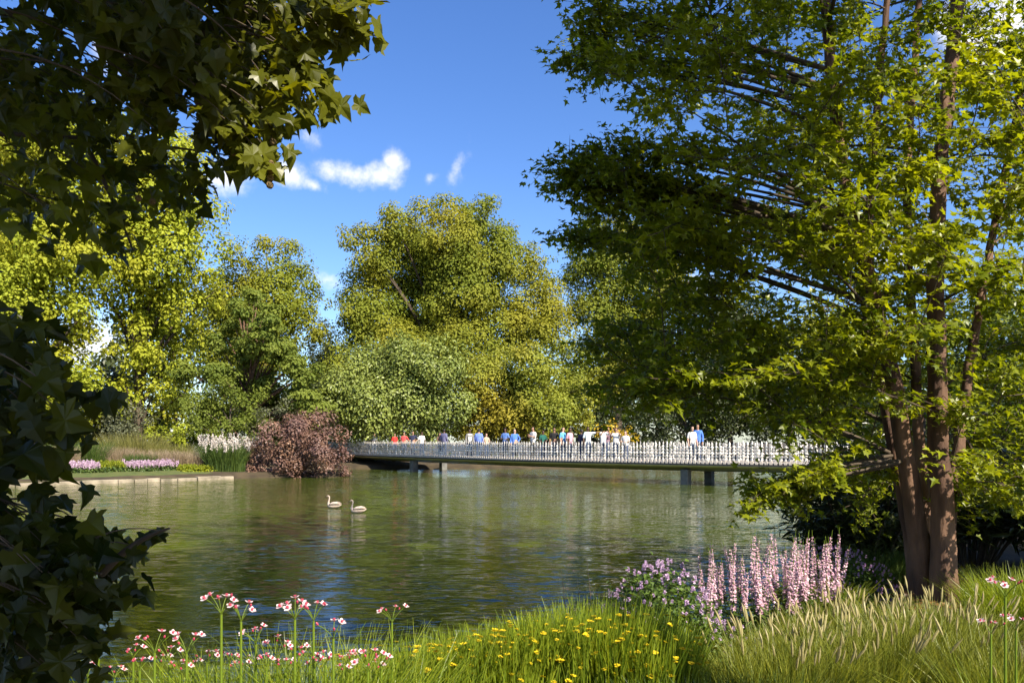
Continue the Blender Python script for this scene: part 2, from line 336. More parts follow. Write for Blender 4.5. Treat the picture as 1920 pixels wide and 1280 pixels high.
# piers in pairs
def pier(px, py, w):
    Y = F * EYE / (py - HOR); x = (px - 960) / F * Y; k = np.argmin(np.hypot(BC[:, 0] - x, BC[:, 1] - Y)); a = math.atan2(BT[k, 1], BT[k, 0])
    gg = Geo(); box(gg, (x, Y, -.2), (w, w, 1.9), a); o = gg.build('pier', MT['pier'], bridge); o.modifiers.new('bevel', 'BEVEL').width = .02
pier(1286, 908, .40); pier(1330, 904, .40); pier(776, 884, .46); pier(831, 879.5, .46)
# balusters: a stack of leaf-like swellings with a pointed tip
def baluster(seed):
    r = np.random.default_rng(seed); gg = Geo(); zs, ws, ds, tw = [], [], [], []
    z = 0.; k = 6; H = .93
    for i in range(k):
        h = H / k; w = (.086, .098, .096, .088, .078, .054)[i] * r.uniform(.85, 1.15)
        zs += [z, z + h * .38, z + h * .72]; ws += [.026, w, w * .72]; ds += [.018, .032, .026]; a = r.uniform(-.5, .5); tw += [a * .3, a, a]
        z += h
    zs += [H + .05]; ws += [.003]; ds += [.003]; tw += [0]
    rings = []
    for zz, w, d_, a in zip(zs, ws, ds, tw):
        q = np.array([(w, 0), (0, d_), (-w, 0), (0, -d_)]); ca, sa = math.cos(a), math.sin(a)
        off = r.normal(0, .004, 2); q = q @ np.array([[ca, sa], [-sa, ca]]) + off
        rings.append(np.c_[q, np.full(4, zz)])
    V = np.vstack(rings); n = len(rings); i = np.arange(n - 1)[:, None] * 4; j = np.arange(4)[None]; j2 = (j + 1) % 4
    return V, np.stack([i + j, i + j2, i + 4 + j2, i + 4 + j], -1).reshape(-1, 4)
BAL = [baluster(i) for i in range(5)]
BALM = [Geo().add(*b_).mesh('baluster', MT['steel']) for b_ in BAL]
cop = Geo(); box(cop, (0, 0, .075), (.125, .14, .15)); COPM = cop.mesh('edge_block', MT['coping'])
SP = .215; s_ = 4.0; far = Geo(); cnt = 0
sides_ = np.arange(4.0, BL - .5, SP)
for s_ in sides_:
    c, t, n_ = bridge_at(s_); a = math.atan2(t[1], t[0])
    px = 960 + c[0] / c[1] * F
    if 600 < px < 1760 and cnt < 300:
        m4 = Matrix.Translation((c[0] + .06 * n_[0], c[1] + .06 * n_[1], 1.052)) @ Matrix.Rotation(a, 4, 'Z')
        place('edge_block', COPM, bridge, m4)
        m4 = Matrix.Translation((c[0] + .06 * n_[0], c[1] + .06 * n_[1], 1.17)) @ Matrix.Rotation(a + rng.normal() * .12, 4, 'Z') @ Matrix.Scale(rng.uniform(.96, 1.03), 4, (0, 0, 1))
        place('baluster', BALM[rng.integers(5)], bridge, m4); cnt += 1
    for side in (0, 1):
        if side == 0 and 600 < px < 1760: continue
        o_ = .06 if side == 0 else WID - .06
        V, Fc = BAL[rng.integers(5)]; ca, sa = math.cos(a), math.sin(a)
        W = V @ np.array([[ca, sa, 0], [-sa, ca, 0], [0, 0, 1]]) + np.array([c[0] + o_ * n_[0], c[1] + o_ * n_[1], 1.10])
        far.add(W, Fc)
tag(far.build('far_railing', MT['steel'], bridge), kind='stuff')
print('balusters', cnt)

# ------------------------------------------------------------------ people on the bridge (skinned skeletons, clothes lifted off the body)
def cloth(name, c): return surf(name, c, tuple(x * .8 for x in c), 9., .85, bump=.25, bscale=25)
SKIN = {'light': surf('light_skin', (.52, .32, .23), rough=.55), 'tan': surf('tan_skin', (.34, .19, .12), rough=.55), 'dark': surf('dark_skin', (.10, .055, .035), rough=.5)}
HAIR = {'black': surf('black_hair', (.012, .010, .009), rough=.5), 'brown': surf('brown_hair', (.06, .032, .018), rough=.5), 'grey': surf('grey_hair', (.50, .48, .45), rough=.6), 'fair': surf('fair_hair', (.30, .19, .09), rough=.5)}
TROUSER = [cloth('denim', (.05, .07, .13)), cloth('dark_trousers', (.03, .03, .035)), cloth('khaki_trousers', (.25, .2, .13))]
SHOE = surf('shoe_leather', (.03, .025, .02), rough=.5)
ARMS = {'down': [((.235, .03, 1.16), (.24, -.06, .93), (.235, -.09, .83))] * 2,
        'rail': [((.25, -.02, 1.17), (.17, -.27, 1.10), (.10, -.34, 1.10))] * 2,
        'phone': [((.24, -.05, 1.17), (.10, -.28, 1.25), (.04, -.33, 1.30))] * 2,
        'raise': [((.27, -.15, 1.33), (.15, -.28, 1.55), (.09, -.30, 1.64))] * 2,
        'point': [((.40, -.06, 1.43), (.65, -.08, 1.47), (.75, -.08, 1.48)), ((.235, .03, 1.16), (.24, -.06, .93), (.235, -.09, .83))],
        'hip': [((.33, .08, 1.17), (.2, -.03, 1.0), (.14, -.06, .99)), ((.235, .03, 1.16), (.24, -.06, .93), (.235, -.09, .83))]}
def skeleton(pose, stout):
    V, E, Rr, lab = [], [], [], []
    def ad(p, r, l, prev=None):
        V.append(p); Rr.append(r); lab.append(l); i = len(V) - 1
        if prev is not None: E.append((prev, i))
        return i
    k = stout
    pel = ad((0, 0, .96), (.145 * k, .105 * k), 'hip'); sp = ad((0, 0, 1.13), (.135 * k, .10 * k), 'torso', pel); ch = ad((0, .01, 1.33), (.16 * k, .108 * k), 'torso', sp)
    nb = ad((0, .01, 1.46), (.085, .07), 'torso', ch); nk = ad((0, 0, 1.53), (.052, .052), 'neck', nb)
    h1 = ad((0, -.02, 1.595), (.070, .082), 'head', nk); h2 = ad((0, -.012, 1.685), (.078, .095), 'head', h1); ad((0, -.005, 1.735), (.05, .06), 'head', h2)
    for s in (1, -1):
        e, w, h = ARMS[pose][0 if s == 1 else 1]
        q = ad((.165 * s * (.6 + .4 * k), .01, 1.41), (.062, .058), 'upper', ch)
        q = ad((e[0] * s, e[1], e[2]), (.042, .042), 'upper', q); q = ad((w[0] * s, w[1], w[2]), (.030, .030), 'fore', q); q = ad((h[0] * s, h[1], h[2]), (.034, .022), 'hand', q)
        d = unit(np.array(h) - np.array(w)) * .06
        for f in (-.018, .0, .018): ad(((h[0] + d[0] + f * .6) * s, h[1] + d[1] + f * .4, h[2] + d[2] + f * .5), (.010, .010), 'hand', q)
        ad(((h[0] - .03) * s, h[1] - .02, h[2] + .005), (.010, .010), 'hand', q)
        q = ad((.085 * s, 0, .88), (.088, .088), 'hip', pel); q = ad((.10 * s, -.015, .50), (.058, .060), 'leg', q)
        q = ad((.105 * s, .02, .10), (.040, .042), 'leg', q); q = ad((.11 * s, -.13, .035), (.040, .030), 'foot', q)
    return V, E, Rr, lab
SK = {}
def bodies(keys):
    tmp = []
    for key in keys:
        V, E, Rr, lab = skeleton(*key); me = bpy.data.meshes.new('sk'); me.from_pydata(V, E, [])
        o = bpy.data.objects.new('sk', me); col.objects.link(o)
        o.modifiers.new('s', 'SKIN'); ss = o.modifiers.new('u', 'SUBSURF'); ss.levels = ss.render_levels = 1
        for v, r in zip(me.skin_vertices[0].data, Rr): v.radius = r
        me.skin_vertices[0].data[0].use_root = True
        tmp.append((key, o, V, E, lab))
    dg = bpy.context.evaluated_depsgraph_get()
    for key, o, V, E, lab in tmp:
        ev = bpy.data.meshes.new_from_object(o.evaluated_get(dg)); n = len(ev.vertices)
        co = np.zeros(n * 3); ev.vertices.foreach_get('co', co); co = co.reshape(-1, 3); nr = np.zeros(n * 3); ev.vertex_normals.foreach_get('vector', nr); nr = nr.reshape(-1, 3)
        faces = [tuple(p_.vertices) for p_ in ev.polygons]
        A = np.array([V[a] for a, b_ in E]); B = np.array([V[b_] for a, b_ in E]); cen = np.array([co[list(f)].mean(0) for f in faces])
        e = B - A; t = np.clip(((cen[:, None] - A) * e).sum(-1) / (e * e).sum(-1), 0, 1); dd = np.linalg.norm(cen[:, None] - A - t[..., None] * e, axis=-1); k = dd.argmin(1)
        fl = [lab[E[q][1]] for q in k]
        SK[key] = (co, nr, faces, fl, cen); bpy.data.objects.remove(o)
def submesh(co, faces, keep):
    idx = {}; V = []; Fs = []
    for f, kf in zip(faces, keep):
        if not kf: continue
        ff = []
        for v in f:
            if v not in idx: idx[v] = len(V); V.append(co[v])
            ff.append(idx[v])
        Fs.append(ff)
    gg = Geo()
    if not Fs: return None
    gg.v.append(np.array(V)); gg.n = len(V)
    for ff in Fs:
        gg.f[len(ff)].append(np.array([ff])); gg.t[len(ff)].append(np.array([.5]))
    return gg
def person(px, top, shirt, skin, hair, pose, yaw, label, off=1.0, long_sleeve=False, trousers=0, style='short', stout=1.0, jacket=None, H=None):
    # find the spot on the deck for that column of the view
    best = None
    for s in np.linspace(0, BL, 900):
        c, t, n_ = bridge_at(s); q = c + n_ * off; e = abs(960 + q[0] / q[1] * F - px)
        if best is None or e < best[0]: best = (e, q, t, n_)
    q = best[1]; z0 = 1.107; h = (EYE + (HOR - top) / F * q[1] - z0) / 1.80
    if H: h = H / 1.80
    h = min(max(h, .88), 1.07)
    key = (pose, stout); co, nr, faces, fl, cen = SK[key]
    root = thing('person', (q[0], q[1], z0), label, 'person', 'people on the footbridge')
    def put(name, gg, mat, smooth=True):
        if gg is None: return None
        me = gg.mesh(name, mat, smooth); o = bpy.data.objects.new(name, me); col.objects.link(o); o.parent = root; return o
    root.rotation_euler = (0, 0, yaw); root.scale = (h, h, h)
    put('body', submesh(co, faces, [True] * len(faces)), SKIN[skin])
    up = co + nr * .014
    sh = [f in ('torso', 'upper') or (long_sleeve and f == 'fore') for f in fl]
    sh = [s_ or (f == 'hip' and c[2] > .93) for s_, f, c in zip(sh, fl, cen)]
    put('shirt', submesh(up, faces, sh), CL[shirt])
    if jacket: put('jacket', submesh(co + nr * .028, faces, [(f in ('torso', 'upper', 'fore') or (f == 'hip' and c[2] > .88)) and not (f in ('torso',) and c[1] < -.04 and abs(c[0]) < .07) for f, c in zip(fl, cen)]), CL[jacket])
    put('trousers', submesh(co + nr * .010, faces, [f in ('hip', 'leg') for f in fl]), TROUSER[trousers])
    put('shoes', submesh(co + nr * .008, faces, [f == 'foot' for f in fl]), SHOE)
    o_ = {'afro': .065, 'cap': .018, 'bald': .004}.get(style, .02)
    keep = [f == 'head' and (c[2] > 1.70 or (c[2] > 1.585 and c[1] > -.02 and c[2] + c[1] * 1.5 > 1.60)) for f, c in zip(fl, cen)]
    put('hair' if style != 'cap' else 'cap', submesh(co + nr * o_, faces, keep), HAIR[hair])
    if style == 'long':
        gl = Geo(); tube(gl, [(0, .05, 1.70), (0, .085, 1.60), (0, .10, 1.45), (0, .10, 1.34)], [.06, .075, .07, .03], 8); put('hair', gl, HAIR[hair])
    fg = Geo()
    for sx in (-.03, .03): box(fg, (sx, -.098, 1.655), (.018, .012, .010))
    if style == 'shades': box(fg, (0, -.100, 1.655), (.13, .02, .035))
    put('sunglasses' if style == 'shades' else 'eyes', fg, HAIR['black'], False)
    ng = Geo().add([(-.012, -.095, 1.61), (.012, -.095, 1.61), (0, -.122, 1.615), (0, -.10, 1.65)], [[0, 1, 2], [0, 2, 3], [2, 1, 3]]); put('nose', ng, SKIN[skin], False)
    return root
CL = {k: cloth(k + '_cloth', c) for k, c in dict(red=(.60, .03, .025), coral=(.58, .07, .07), navy=(.02, .025, .06), white=(.78, .76, .72), olive=(.10, .10, .075), sage=(.28, .31, .27), slate=(.13, .13, .24),
      brown=(.16, .09, .06), grey=(.22, .21, .19), blue=(.16, .25, .66), beige=(.42, .33, .24), pattern=(.10, .2, .5), royal=(.08, .20, .62), green=(.01, .10, .075), black=(.012, .012, .013),
      skyblue=(.13, .40, .75), pink=(.68, .34, .40), mauve=(.24, .14, .17), paleblue=(.62, .72, .78)).items()}
PEOPLE = [
 (690, 809, 'olive', 'light', 'grey', 'rail', .9, 'grey-haired person in dark olive jacket leaning at the bush end of the bridge', dict(jacket='olive', long_sleeve=True)),
 (702, 810, 'white', 'light', 'grey', 'rail', .2, 'grey-haired person in pale sage jacket over a white shirt on the bridge', dict(jacket='sage', long_sleeve=True)),
 (740, 811, 'red', 'tan', 'black', 'down', .5, 'person in bright red T-shirt, nearest of the two in red to the bush', {}),
 (758, 809, 'coral', 'tan', 'black', 'hip', -.1, 'person in coral red T-shirt beside the one in navy', dict(stout=1.15)),
 (774, 807, 'navy', 'tan', 'black', 'hip', 0., 'person in navy T-shirt between the coral and white T-shirts', dict(stout=1.15)),
 (791, 808, 'white', 'dark', 'black', 'down', .5, 'short person in plain white T-shirt beside the one in navy', {}),
 (824, 810, 'brown', 'tan', 'brown', 'rail', .8, 'long-haired person in brown top close beside the tall one in slate', dict(style='long', long_sleeve=True)),
 (833, 802, 'slate', 'dark', 'black', 'down', 2.6, 'tall person in slate purple shirt with back half turned', dict(stout=1.15, long_sleeve=True)),
 (881, 803, 'white', 'dark', 'black', 'down', .3, 'person in grey jacket and white shirt beside the big blue shirt', dict(jacket='grey', long_sleeve=True)),
 (898, 802, 'blue', 'tan', 'black', 'down', 3.0, 'broad person in periwinkle blue shirt seen from behind', dict(stout=1.3, long_sleeve=True)),
 (912, 811, 'beige', 'light', 'fair', 'rail', .4, 'small fair-haired person in beige behind the broad blue shirt', dict(style='long', off=2.2)),
 (947, 801, 'pattern', 'dark', 'black', 'rail', -.4, 'person with round afro hair in blue and white patterned shirt', dict(style='afro')),
 (965, 803, 'royal', 'light', 'grey', 'hip', .1, 'grey-haired person in royal blue shirt', dict(stout=1.15, long_sleeve=True)),
 (999, 798, 'white', 'tan', 'black', 'phone', -.9, 'person in black cap and white shirt looking down at a phone', dict(style='cap', trousers=2)),
 (1018, 805, 'green', 'dark', 'black', 'hip', .6, 'person in dark green football shirt', dict(stout=1.15)),
 (1040, 800, 'black', 'tan', 'black', 'hip', -.1, 'person in black T-shirt and sunglasses', dict(style='shades', stout=1.15)),
 (1056, 799, 'skyblue', 'light', 'brown', 'down', .9, 'person in sky blue T-shirt beside the one in pink', dict(stout=1.15)),
 (1069, 800, 'pink', 'dark', 'black', 'down', .8, 'person in pale pink T-shirt', {}),
 (1091, 803, 'navy', 'dark', 'black', 'down', 2.2, 'person in dark navy top next to the pointing one in white', dict(long_sleeve=True)),
 (1102, 798, 'paleblue', 'dark', 'black', 'point', .25, 'tall person in loose white shirt pointing along the bridge', dict(stout=1.0)),
 (1132, 798, 'white', 'tan', 'brown', 'raise', .5, 'long-haired person in white top with raised hands before the yellow bush', dict(style='long')),
 (1139, 797, 'mauve', 'tan', 'black', 'phone', .8, 'person in dull mauve top behind the long-haired one in white', dict(off=2.0, long_sleeve=True)),
 (1156, 800, 'white', 'tan', 'brown', 'raise', -.3, 'brown-haired person in white holding a phone up under the leaves', {}),
 (1172, 806, 'white', 'light', 'brown', 'rail', -.6, 'person in white at the shadow end of the group under the branches', dict(style='long')),
 (1298, 797, 'white', 'light', 'brown', 'down', .3, 'person in white seen in a gap between the maple leaves', dict(off=.8)),
 (1309, 792, 'royal', 'tan', 'black', 'down', -.4, 'person in blue seen in a gap between the maple leaves', dict(off=1.4, long_sleeve=True)),
]
bodies(sorted({(p_[5], p_[8].get('stout', 1.0)) for p_ in PEOPLE}))
for px, top, sh, sk, ha, po, yaw, lb, kw in PEOPLE: person(px, top, sh, sk, ha, po, yaw, lb, **kw)

# ------------------------------------------------------------------ two young swans
MT['down'] = surf('pale_feathers', (.52, .44, .37), (.36, .28, .22), 9., .8, bump=.3, bscale=30)
MT['wing'] = surf('fawn_wing_feathers', (.36, .26, .19), (.54, .46, .40), 14., .8, bump=.5, bscale=30, stretch=(.4, 1.6, 1.6))
MT['bill'] = surf('dark_bill', (.03, .027, .025), rough=.4)
def swan(px, py, yaw, label, head_down=0., k=1.):
    Y = F * EYE / (py - HOR); base = np.array([(px - 960) / F * Y, Y, 0.])
    root = thing('young_swan', base, label, 'swan', 'young swans on the pond'); root.rotation_euler = (0, 0, yaw); root.scale = (k, k, k)
    def put(name, gg, mat, smooth=True):
        me = gg.mesh(name, mat, smooth); o = bpy.data.objects.new(name, me); col.objects.link(o); o.parent = root; return o
    # spine: tail, back, breast, neck, head (facing -X)
    P = np.array([(.27, 0, .115), (.20, 0, .085), (.10, 0, .070), (0, 0, .065), (-.09, 0, .065), (-.155, 0, .085), (-.19, 0, .13), (-.185, 0, .19), (-.165, 0, .26), (-.155, 0, .32), (-.165, 0, .365), (-.195, 0, .380), (-.225, 0, .372 - head_down), (-.245, 0, .362 - head_down)])
    Ry = np.array([.010, .050, .085, .10, .095, .070, .040, .026, .021, .020, .024, .028, .022, .010]); Rz = np.array([.008, .040, .070, .085, .080, .070, .045, .028, .022, .021, .024, .027, .020, .009])
    T = unit(np.gradient(P, axis=0)); up = np.cross(T, np.array([0, 1., 0])); a = np.arange(12) * 2 * np.pi / 12
    V = P[:, None] + np.cos(a)[None, :, None] * Ry[:, None, None] * np.array([0, 1., 0]) + np.sin(a)[None, :, None] * Rz[:, None, None] * up[:, None]
    n = len(P); i = np.arange(n - 1)[:, None] * 12; j = np.arange(12)[None]; j2 = (j + 1) % 12
    put('body', Geo().add(V.reshape(-1, 3), np.stack([i + j, i + 12 + j, i + 12 + j2, i + j2], -1).reshape(-1, 4)), MT['down'])
    for s in (1, -1):
        u = np.linspace(0, 1, 9)[:, None]; v = np.linspace(-.5, .5, 6)[None]
        x = -.12 + .36 * u + 0 * v; z = .095 + .055 * np.sin(u * 2.4 + .3) + v * .085 * np.sin(np.pi * np.clip(u * .9 + .08, 0, 1)) ** .7 + .02 * u; y = s * (.100 * np.sin(np.pi * np.clip(u * .75 + .18, 0, 1)) ** .6 * np.sqrt(np.clip(1 - (v * 1.3) ** 2, .1, 1)) + .012 + 0 * u)
        V = np.stack([x, y, z], -1).reshape(-1, 3); I = (np.arange(8)[:, None] * 6 + np.arange(5)[None]).ravel()
        o = put('wing', Geo().add(V, np.stack([I, I + 1, I + 7, I + 6], -1)), MT['wing']); o.modifiers.new('thick', 'SOLIDIFY').thickness = .012
    bg = Geo(); tube(bg, [(-.240, 0, .364 - head_down), (-.27, 0, .354 - head_down), (-.305, 0, .344 - head_down)], [.012, .011, .006], 8); put('bill', bg, MT['bill'])
    for s in (1, -1):
        eg = Geo(); tube(eg, [(-.214, s * .020, .384 - head_down * .6), (-.214, s * .027, .384 - head_down * .6)], [.005, .003], 6); put('eye', eg, MT['bill'])
swan(626, 952, -.25, 'pale young swan with upright neck, left of the two on the pond', 0., 1.0)
swan(671, 961, -.10, 'pale young swan with dark lowered bill, right of the two on the pond', .02, .98)

# ------------------------------------------------------------------ far trees and bushes
MT['lf_yellow'] = leafmat('yellow_green_leaves', (.195, .240, .018), (.345, .375, .032), .30, rough=.6, spec=.15, patch=(.335, .325, .028), patch_scale=.2)
MT['lf_olive'] = leafmat('olive_leaves', (.108, .146, .016), (.238, .258, .028), .28, rough=.6, spec=.15, patch=(.262, .248, .026), patch_scale=.12)
MT['lf_autumn'] = leafmat('turning_leaves', (.125, .160, .016), (.250, .262, .026), .28, rough=.6, spec=.15, patch=(.268, .252, .024), patch_scale=.14)
MT['lf_green'] = leafmat('mid_green_leaves', (.080, .120, .018), (.190, .220, .034), .28, rough=.6, spec=.15)
MT['lf_silver'] = leafmat('glossy_green_leaves', (.110, .150, .026), (.270, .310, .065), .20, rough=.42, spec=.4)
MT['lf_fresh'] = leafmat('fresh_green_leaves', (.130, .165, .018), (.290, .300, .036), .25, rough=.55, spec=.2, patch=(.30, .26, .03), patch_scale=.15)
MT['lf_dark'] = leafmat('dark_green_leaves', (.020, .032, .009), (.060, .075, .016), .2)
MT['lf_purple'] = leafmat('purple_brown_leaves', (.075, .040, .036), (.250, .145, .110), .15, tcol=(1.4, .9, .8), patch=(.20, .11, .065), patch_scale=.9)
MT['lf_gold'] = leafmat('golden_leaves', (.36, .25, .012), (.60, .42, .02), .3)
MT['lf_grey'] = leafmat('grey_green_leaves', (.060, .070, .035), (.140, .145, .070), .2)

def far_tree(name, label, cat, Y, lobes, mat, trunk=None, leaf=.30, k=9, dens=3.0, flat=.85, group=None, depth=.35, bark='bark_dark', seed=0, clump=(.32, .50), crown='crown', shape=DIAMOND):
    global rng
    rng = np.random.default_rng(1000 + seed)
    xs = [l[0] for l in lobes]; ys = [l[1] for l in lobes]; cx = sum(xs) / len(xs) if trunk is None else trunk
    b = at(cx, HOR, Y); b[2] = gz(b[0], b[1]) - .05
    root = thing(name, b, label, cat, group)
    wid = (max(xs) - min(xs)) * Y / F
    lm = np.array([.8 * (2 * rng.random() - 1) for _ in lobes]); P_, N_, D_, S_, T_ = [], [], [], [], []; cens = []
    for (px, py, r), q in zip(lobes, lm):
        Rr = r * Y / F; dy = q * min(wid * depth, 5.); C = at(px, py, Y + dy); cens.append((C, Rr))
        nc = max(7, int(dens * Rr * Rr)) if Rr > 1 else max(6, int(9 * Rr))
        d = rdir(nc); d[:, 1] -= .25; d = unit(d); u = rng.uniform(.45, .95, nc)[:, None]
        cc = C + d * Rr * u; rc = np.clip(Rr * rng.uniform(*clump, nc), .28, 1.7)
        ct = rng.uniform(.1, .9, nc)
        for c, r_, dd, t_ in zip(cc, rc, d, ct):
            nl = max(14, int(k * (r_ / leaf) ** 2 * (1. if dd[1] < .35 else .45))); e = rdir(nl); e[:, 2] += .25; e = unit(e)
            p_ = c + e * (r_ * rng.uniform(.12, 1.15, nl) ** .45)[:, None] * np.array([1, 1, flat])
            P_.append(p_); N_.append(e * .8 + dd * .35 + np.array([0, 0, .3]) + rng.normal(size=(nl, 3)) * .33)
            D_.append(e * .6 + np.array([0, 0, -.5]) + rng.normal(size=(nl, 3)) * .6); S_.append(leaf * rng.uniform(.65, 1.25, nl)); T_.append(np.clip(t_ * .65 + rng.uniform(0, .3, nl), 0, 1))
    P_ = np.vstack(P_); ok = P_[:, 2] > ground_z(P_[:, 0], P_[:, 1]) + .02
    gg = Geo(); cat_ = lambda L: np.concatenate(L)[ok]
    scatter(gg, shape, P_[ok], cat_(N_), cat_(D_), cat_(S_), cat_(T_))
    o = gg.build(crown, MT[mat], root)
    # trunk and limbs
    tg = Geo(); top = max(cens, key=lambda c: c[0][2])[0]; Ht = top[2] - b[2]; tr = max(.08, Ht * .018)
    mid = np.array([b[0] * .5 + top[0] * .5 + rng.normal() * .3, b[1], b[2] + Ht * .5]); ax_ = bez(b, (b[0], b[1], b[2] + Ht * .4), mid + np.array([0, 0, Ht * .3]), 10)
    tube(tg, ax_, np.linspace(tr, tr * .35, 10) * (1 + .5 * np.exp(-np.linspace(0, 6, 10))), 8)
    lg = Geo()
    for C, Rr in cens:
        i = int(np.clip((C[2] - b[2]) / Ht * 7, 1, 7)); s0 = ax_[i]
        tube(lg, bez(s0, (s0 + C) / 2 + np.array([0, 0, .12 * np.linalg.norm(C - s0)]), C + unit((C - s0)[None])[0] * Rr * .4, 7), np.linspace(tr * .42, tr * .08, 7), 5)
    tg.build('trunk', MT[bark], root, True); lg.build('limbs', MT[bark], root, True)
    return root

G1 = 'trees on the far bank'
far_tree('broadleaf_tree', 'tall bright yellow-green tree behind the hanging leaves at the far left', 'tree', 58, [(30, 300, 90), (110, 270, 90), (150, 350, 80), (40, 420, 100), (120, 470, 85), (30, 560, 95), (110, 590, 70), (40, 680, 80), (120, 700, 60), (60, 770, 60), (150, 600, 48), (130, 650, 55), (90, 740, 60), (150, 745, 50), (-60, 500, 110), (-50, 680, 110), (-60, 330, 100)],
         'lf_yellow', 60, .29, 7.5, 3.7, group=G1, seed=1)
far_tree('broadleaf_tree', 'tall yellow-green tree with a drooping leafy column beside the conifer', 'tree', 62, [(230, 300, 80), (310, 310, 75), (360, 320, 45), (350, 400, 62), (270, 400, 85), (200, 440, 75), (380, 480, 52), (300, 500, 80), (390, 560, 45), (240, 560, 60), (300, 600, 62), (270, 680, 48), (285, 745, 36), (345, 640, 50), (180, 530, 50), (390, 400, 35), (250, 640, 44), (320, 690, 48), (330, 750, 40), (240, 740, 44), (310, 780, 36), (220, 590, 36), (350, 580, 50)],
         'lf_yellow', 260, .29, 7.5, 3.7, group=G1, seed=2)
far_tree('broadleaf_tree', 'round olive-gold tree rising behind the conifer', 'tree', 80, [(450, 480, 36), (500, 490, 42), (545, 480, 40), (560, 530, 46), (590, 570, 34), (440, 560, 60), (510, 570, 70), (570, 620, 45), (420, 640, 60), (500, 660, 70)], 'lf_autumn', 500, .28, 8., 3.4, group=G1, seed=3)
far_tree('broadleaf_tree', 'huge domed olive-gold tree in the centre behind the bridge', 'tree', 82, [(672, 452, 36), (700, 480, 52), (742, 425, 44), (790, 410, 42), (835, 398, 38), (880, 405, 42), (915, 400, 32), (930, 445, 44), (850, 460, 70), (765, 490, 72), (690, 540, 56), (700, 600, 62), (660, 590, 40), (930, 510, 62), (860, 550, 80), (780, 580, 75), (975, 500, 44), (1010, 490, 32), (1025, 540, 42), (1000, 590, 60), (940, 620, 70), (1040, 640, 50), (860, 650, 75), (640, 680, 46), (740, 670, 70)],
         'lf_olive', 800, .28, 8., 3.4, group=G1, seed=4)
far_tree('broadleaf_tree', 'dark tree in the gap left of the huge domed tree', 'tree', 95, [(610, 610, 26), (600, 650, 34), (625, 690, 46), (600, 740, 50), (640, 750, 50), (585, 780, 40)], 'lf_dark', 610, .28, 8., 3.4, group=G1, seed=5)
far_tree('broadleaf_tree', 'olive tree half hidden behind the left edge of the maple', 'tree', 88, [(1075, 455, 30), (1110, 440, 36), (1160, 440, 42), (1215, 460, 52), (1090, 520, 46), (1150, 520, 64), (1230, 550, 66), (1110, 600, 60), (1190, 630, 70), (1090, 680, 50), (1150, 710, 66), (1240, 700, 60)], 'lf_olive', 1160, .28, 8., 3.4, group=G1, seed=6)
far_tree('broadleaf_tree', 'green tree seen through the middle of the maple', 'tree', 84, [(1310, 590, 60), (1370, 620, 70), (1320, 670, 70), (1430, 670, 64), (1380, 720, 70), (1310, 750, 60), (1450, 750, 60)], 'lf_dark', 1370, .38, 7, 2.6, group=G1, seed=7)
far_tree('broadleaf_tree', 'olive tree seen through the maple left of its stems', 'tree', 72, [(1530, 620, 56), (1580, 650, 66), (1520, 700, 64), (1610, 720, 70), (1550, 760, 60), (1480, 740, 50)], 'lf_olive', 1550, .38, 7, 2.6, group=G1, seed=8)
far_tree('broadleaf_tree', 'green tree seen through the maple right of its stems', 'tree', 66, [(1720, 640, 66), (1790, 650, 70), (1860, 610, 70), (1910, 660, 80), (1740, 730, 70), (1830, 740, 80), (1930, 760, 80), (1680, 760, 50)], 'lf_green', 1810, .38, 7, 2.6, group=G1, seed=9)
# layered conifer
L = []
r3 = random.Random(3)
for i in range(64):
    t = (i + .5) / 64; y = 548 + 245 * t; hw = 14 + 120 * t ** .8; L.append((468 + r3.uniform(-1, 1) * hw + 8, y, 13 + 14 * t))
L += [(600, 690, 13), (585, 700, 16), (565, 712, 18), (575, 752, 20), (350, 700, 24), (340, 760, 24)]
far_tree('conifer_tree', 'feathery layered green conifer left of the centre with a pale trunk', 'tree', 60, L, 'lf_green', 468, .24, 13, 9, .4, G1, .5, 'bark', 10, (.6, .95))
G2 = 'bushes along the far bank'
far_tree('bush', 'broad glossy green bush behind the bridge, beside the purple one', 'bush', 66, [(650, 739, 57), (700, 699, 59), (760, 684, 55), (820, 694, 55), (690, 764, 59), (760, 754, 75), (830, 759, 63), (640, 789, 39), (720, 809, 39), (800, 809, 39), (610, 754, 30)], 'lf_silver', 740, .24, 7, 7, group=G2, seed=11)
far_tree('bush', 'rounded olive-topped bush behind the middle of the bridge', 'bush', 68, [(900, 714, 50), (945, 689, 48), (1000, 684, 50), (1045, 719, 48), (1065, 764, 41), (900, 774, 55), (970, 764, 68), (1035, 784, 48), (940, 814, 39), (1080, 794, 30), (870, 809, 34), (1095, 764, 32), (1100, 729, 30), (1075, 729, 34)], 'lf_fresh', 970, .24, 7, 7, group=G2, seed=12)
far_tree('bush', 'small bright golden bush behind the people in white', 'bush', 64, [(1128, 806, 16), (1150, 800, 18), (1172, 806, 16), (1140, 822, 16), (1185, 820, 12)], 'lf_gold', 1150, .2, 7, 7, group=G2, seed=13)
far_tree('bush', 'purple-brown smoke bush hanging over the water at the end of the bridge', 'bush', 47.4, [(556, 802, 36), (520, 822, 42), (596, 812, 40), (488, 852, 36), (548, 850, 46), (604, 848, 42), (470, 876, 20), (510, 872, 28), (580, 874, 30), (632, 864, 30), (645, 880, 16), (640, 815, 20), (575, 785, 22), (480, 888, 16), (515, 890, 16), (550, 890, 16), (590, 890, 18), (625, 888, 16), (535, 790, 20), (650, 845, 18)], 'lf_purple', 560, .145, 10, 9.5, group=G2, seed=14)
far_tree('bush', 'dull grey-green bush behind the grasses nearest the hanging leaves', 'bush', 54, [(235, 780, 36), (205, 805, 30), (265, 800, 30), (240, 820, 30)], 'lf_grey', 235, .17, 7, 8, group=G2, seed=15)
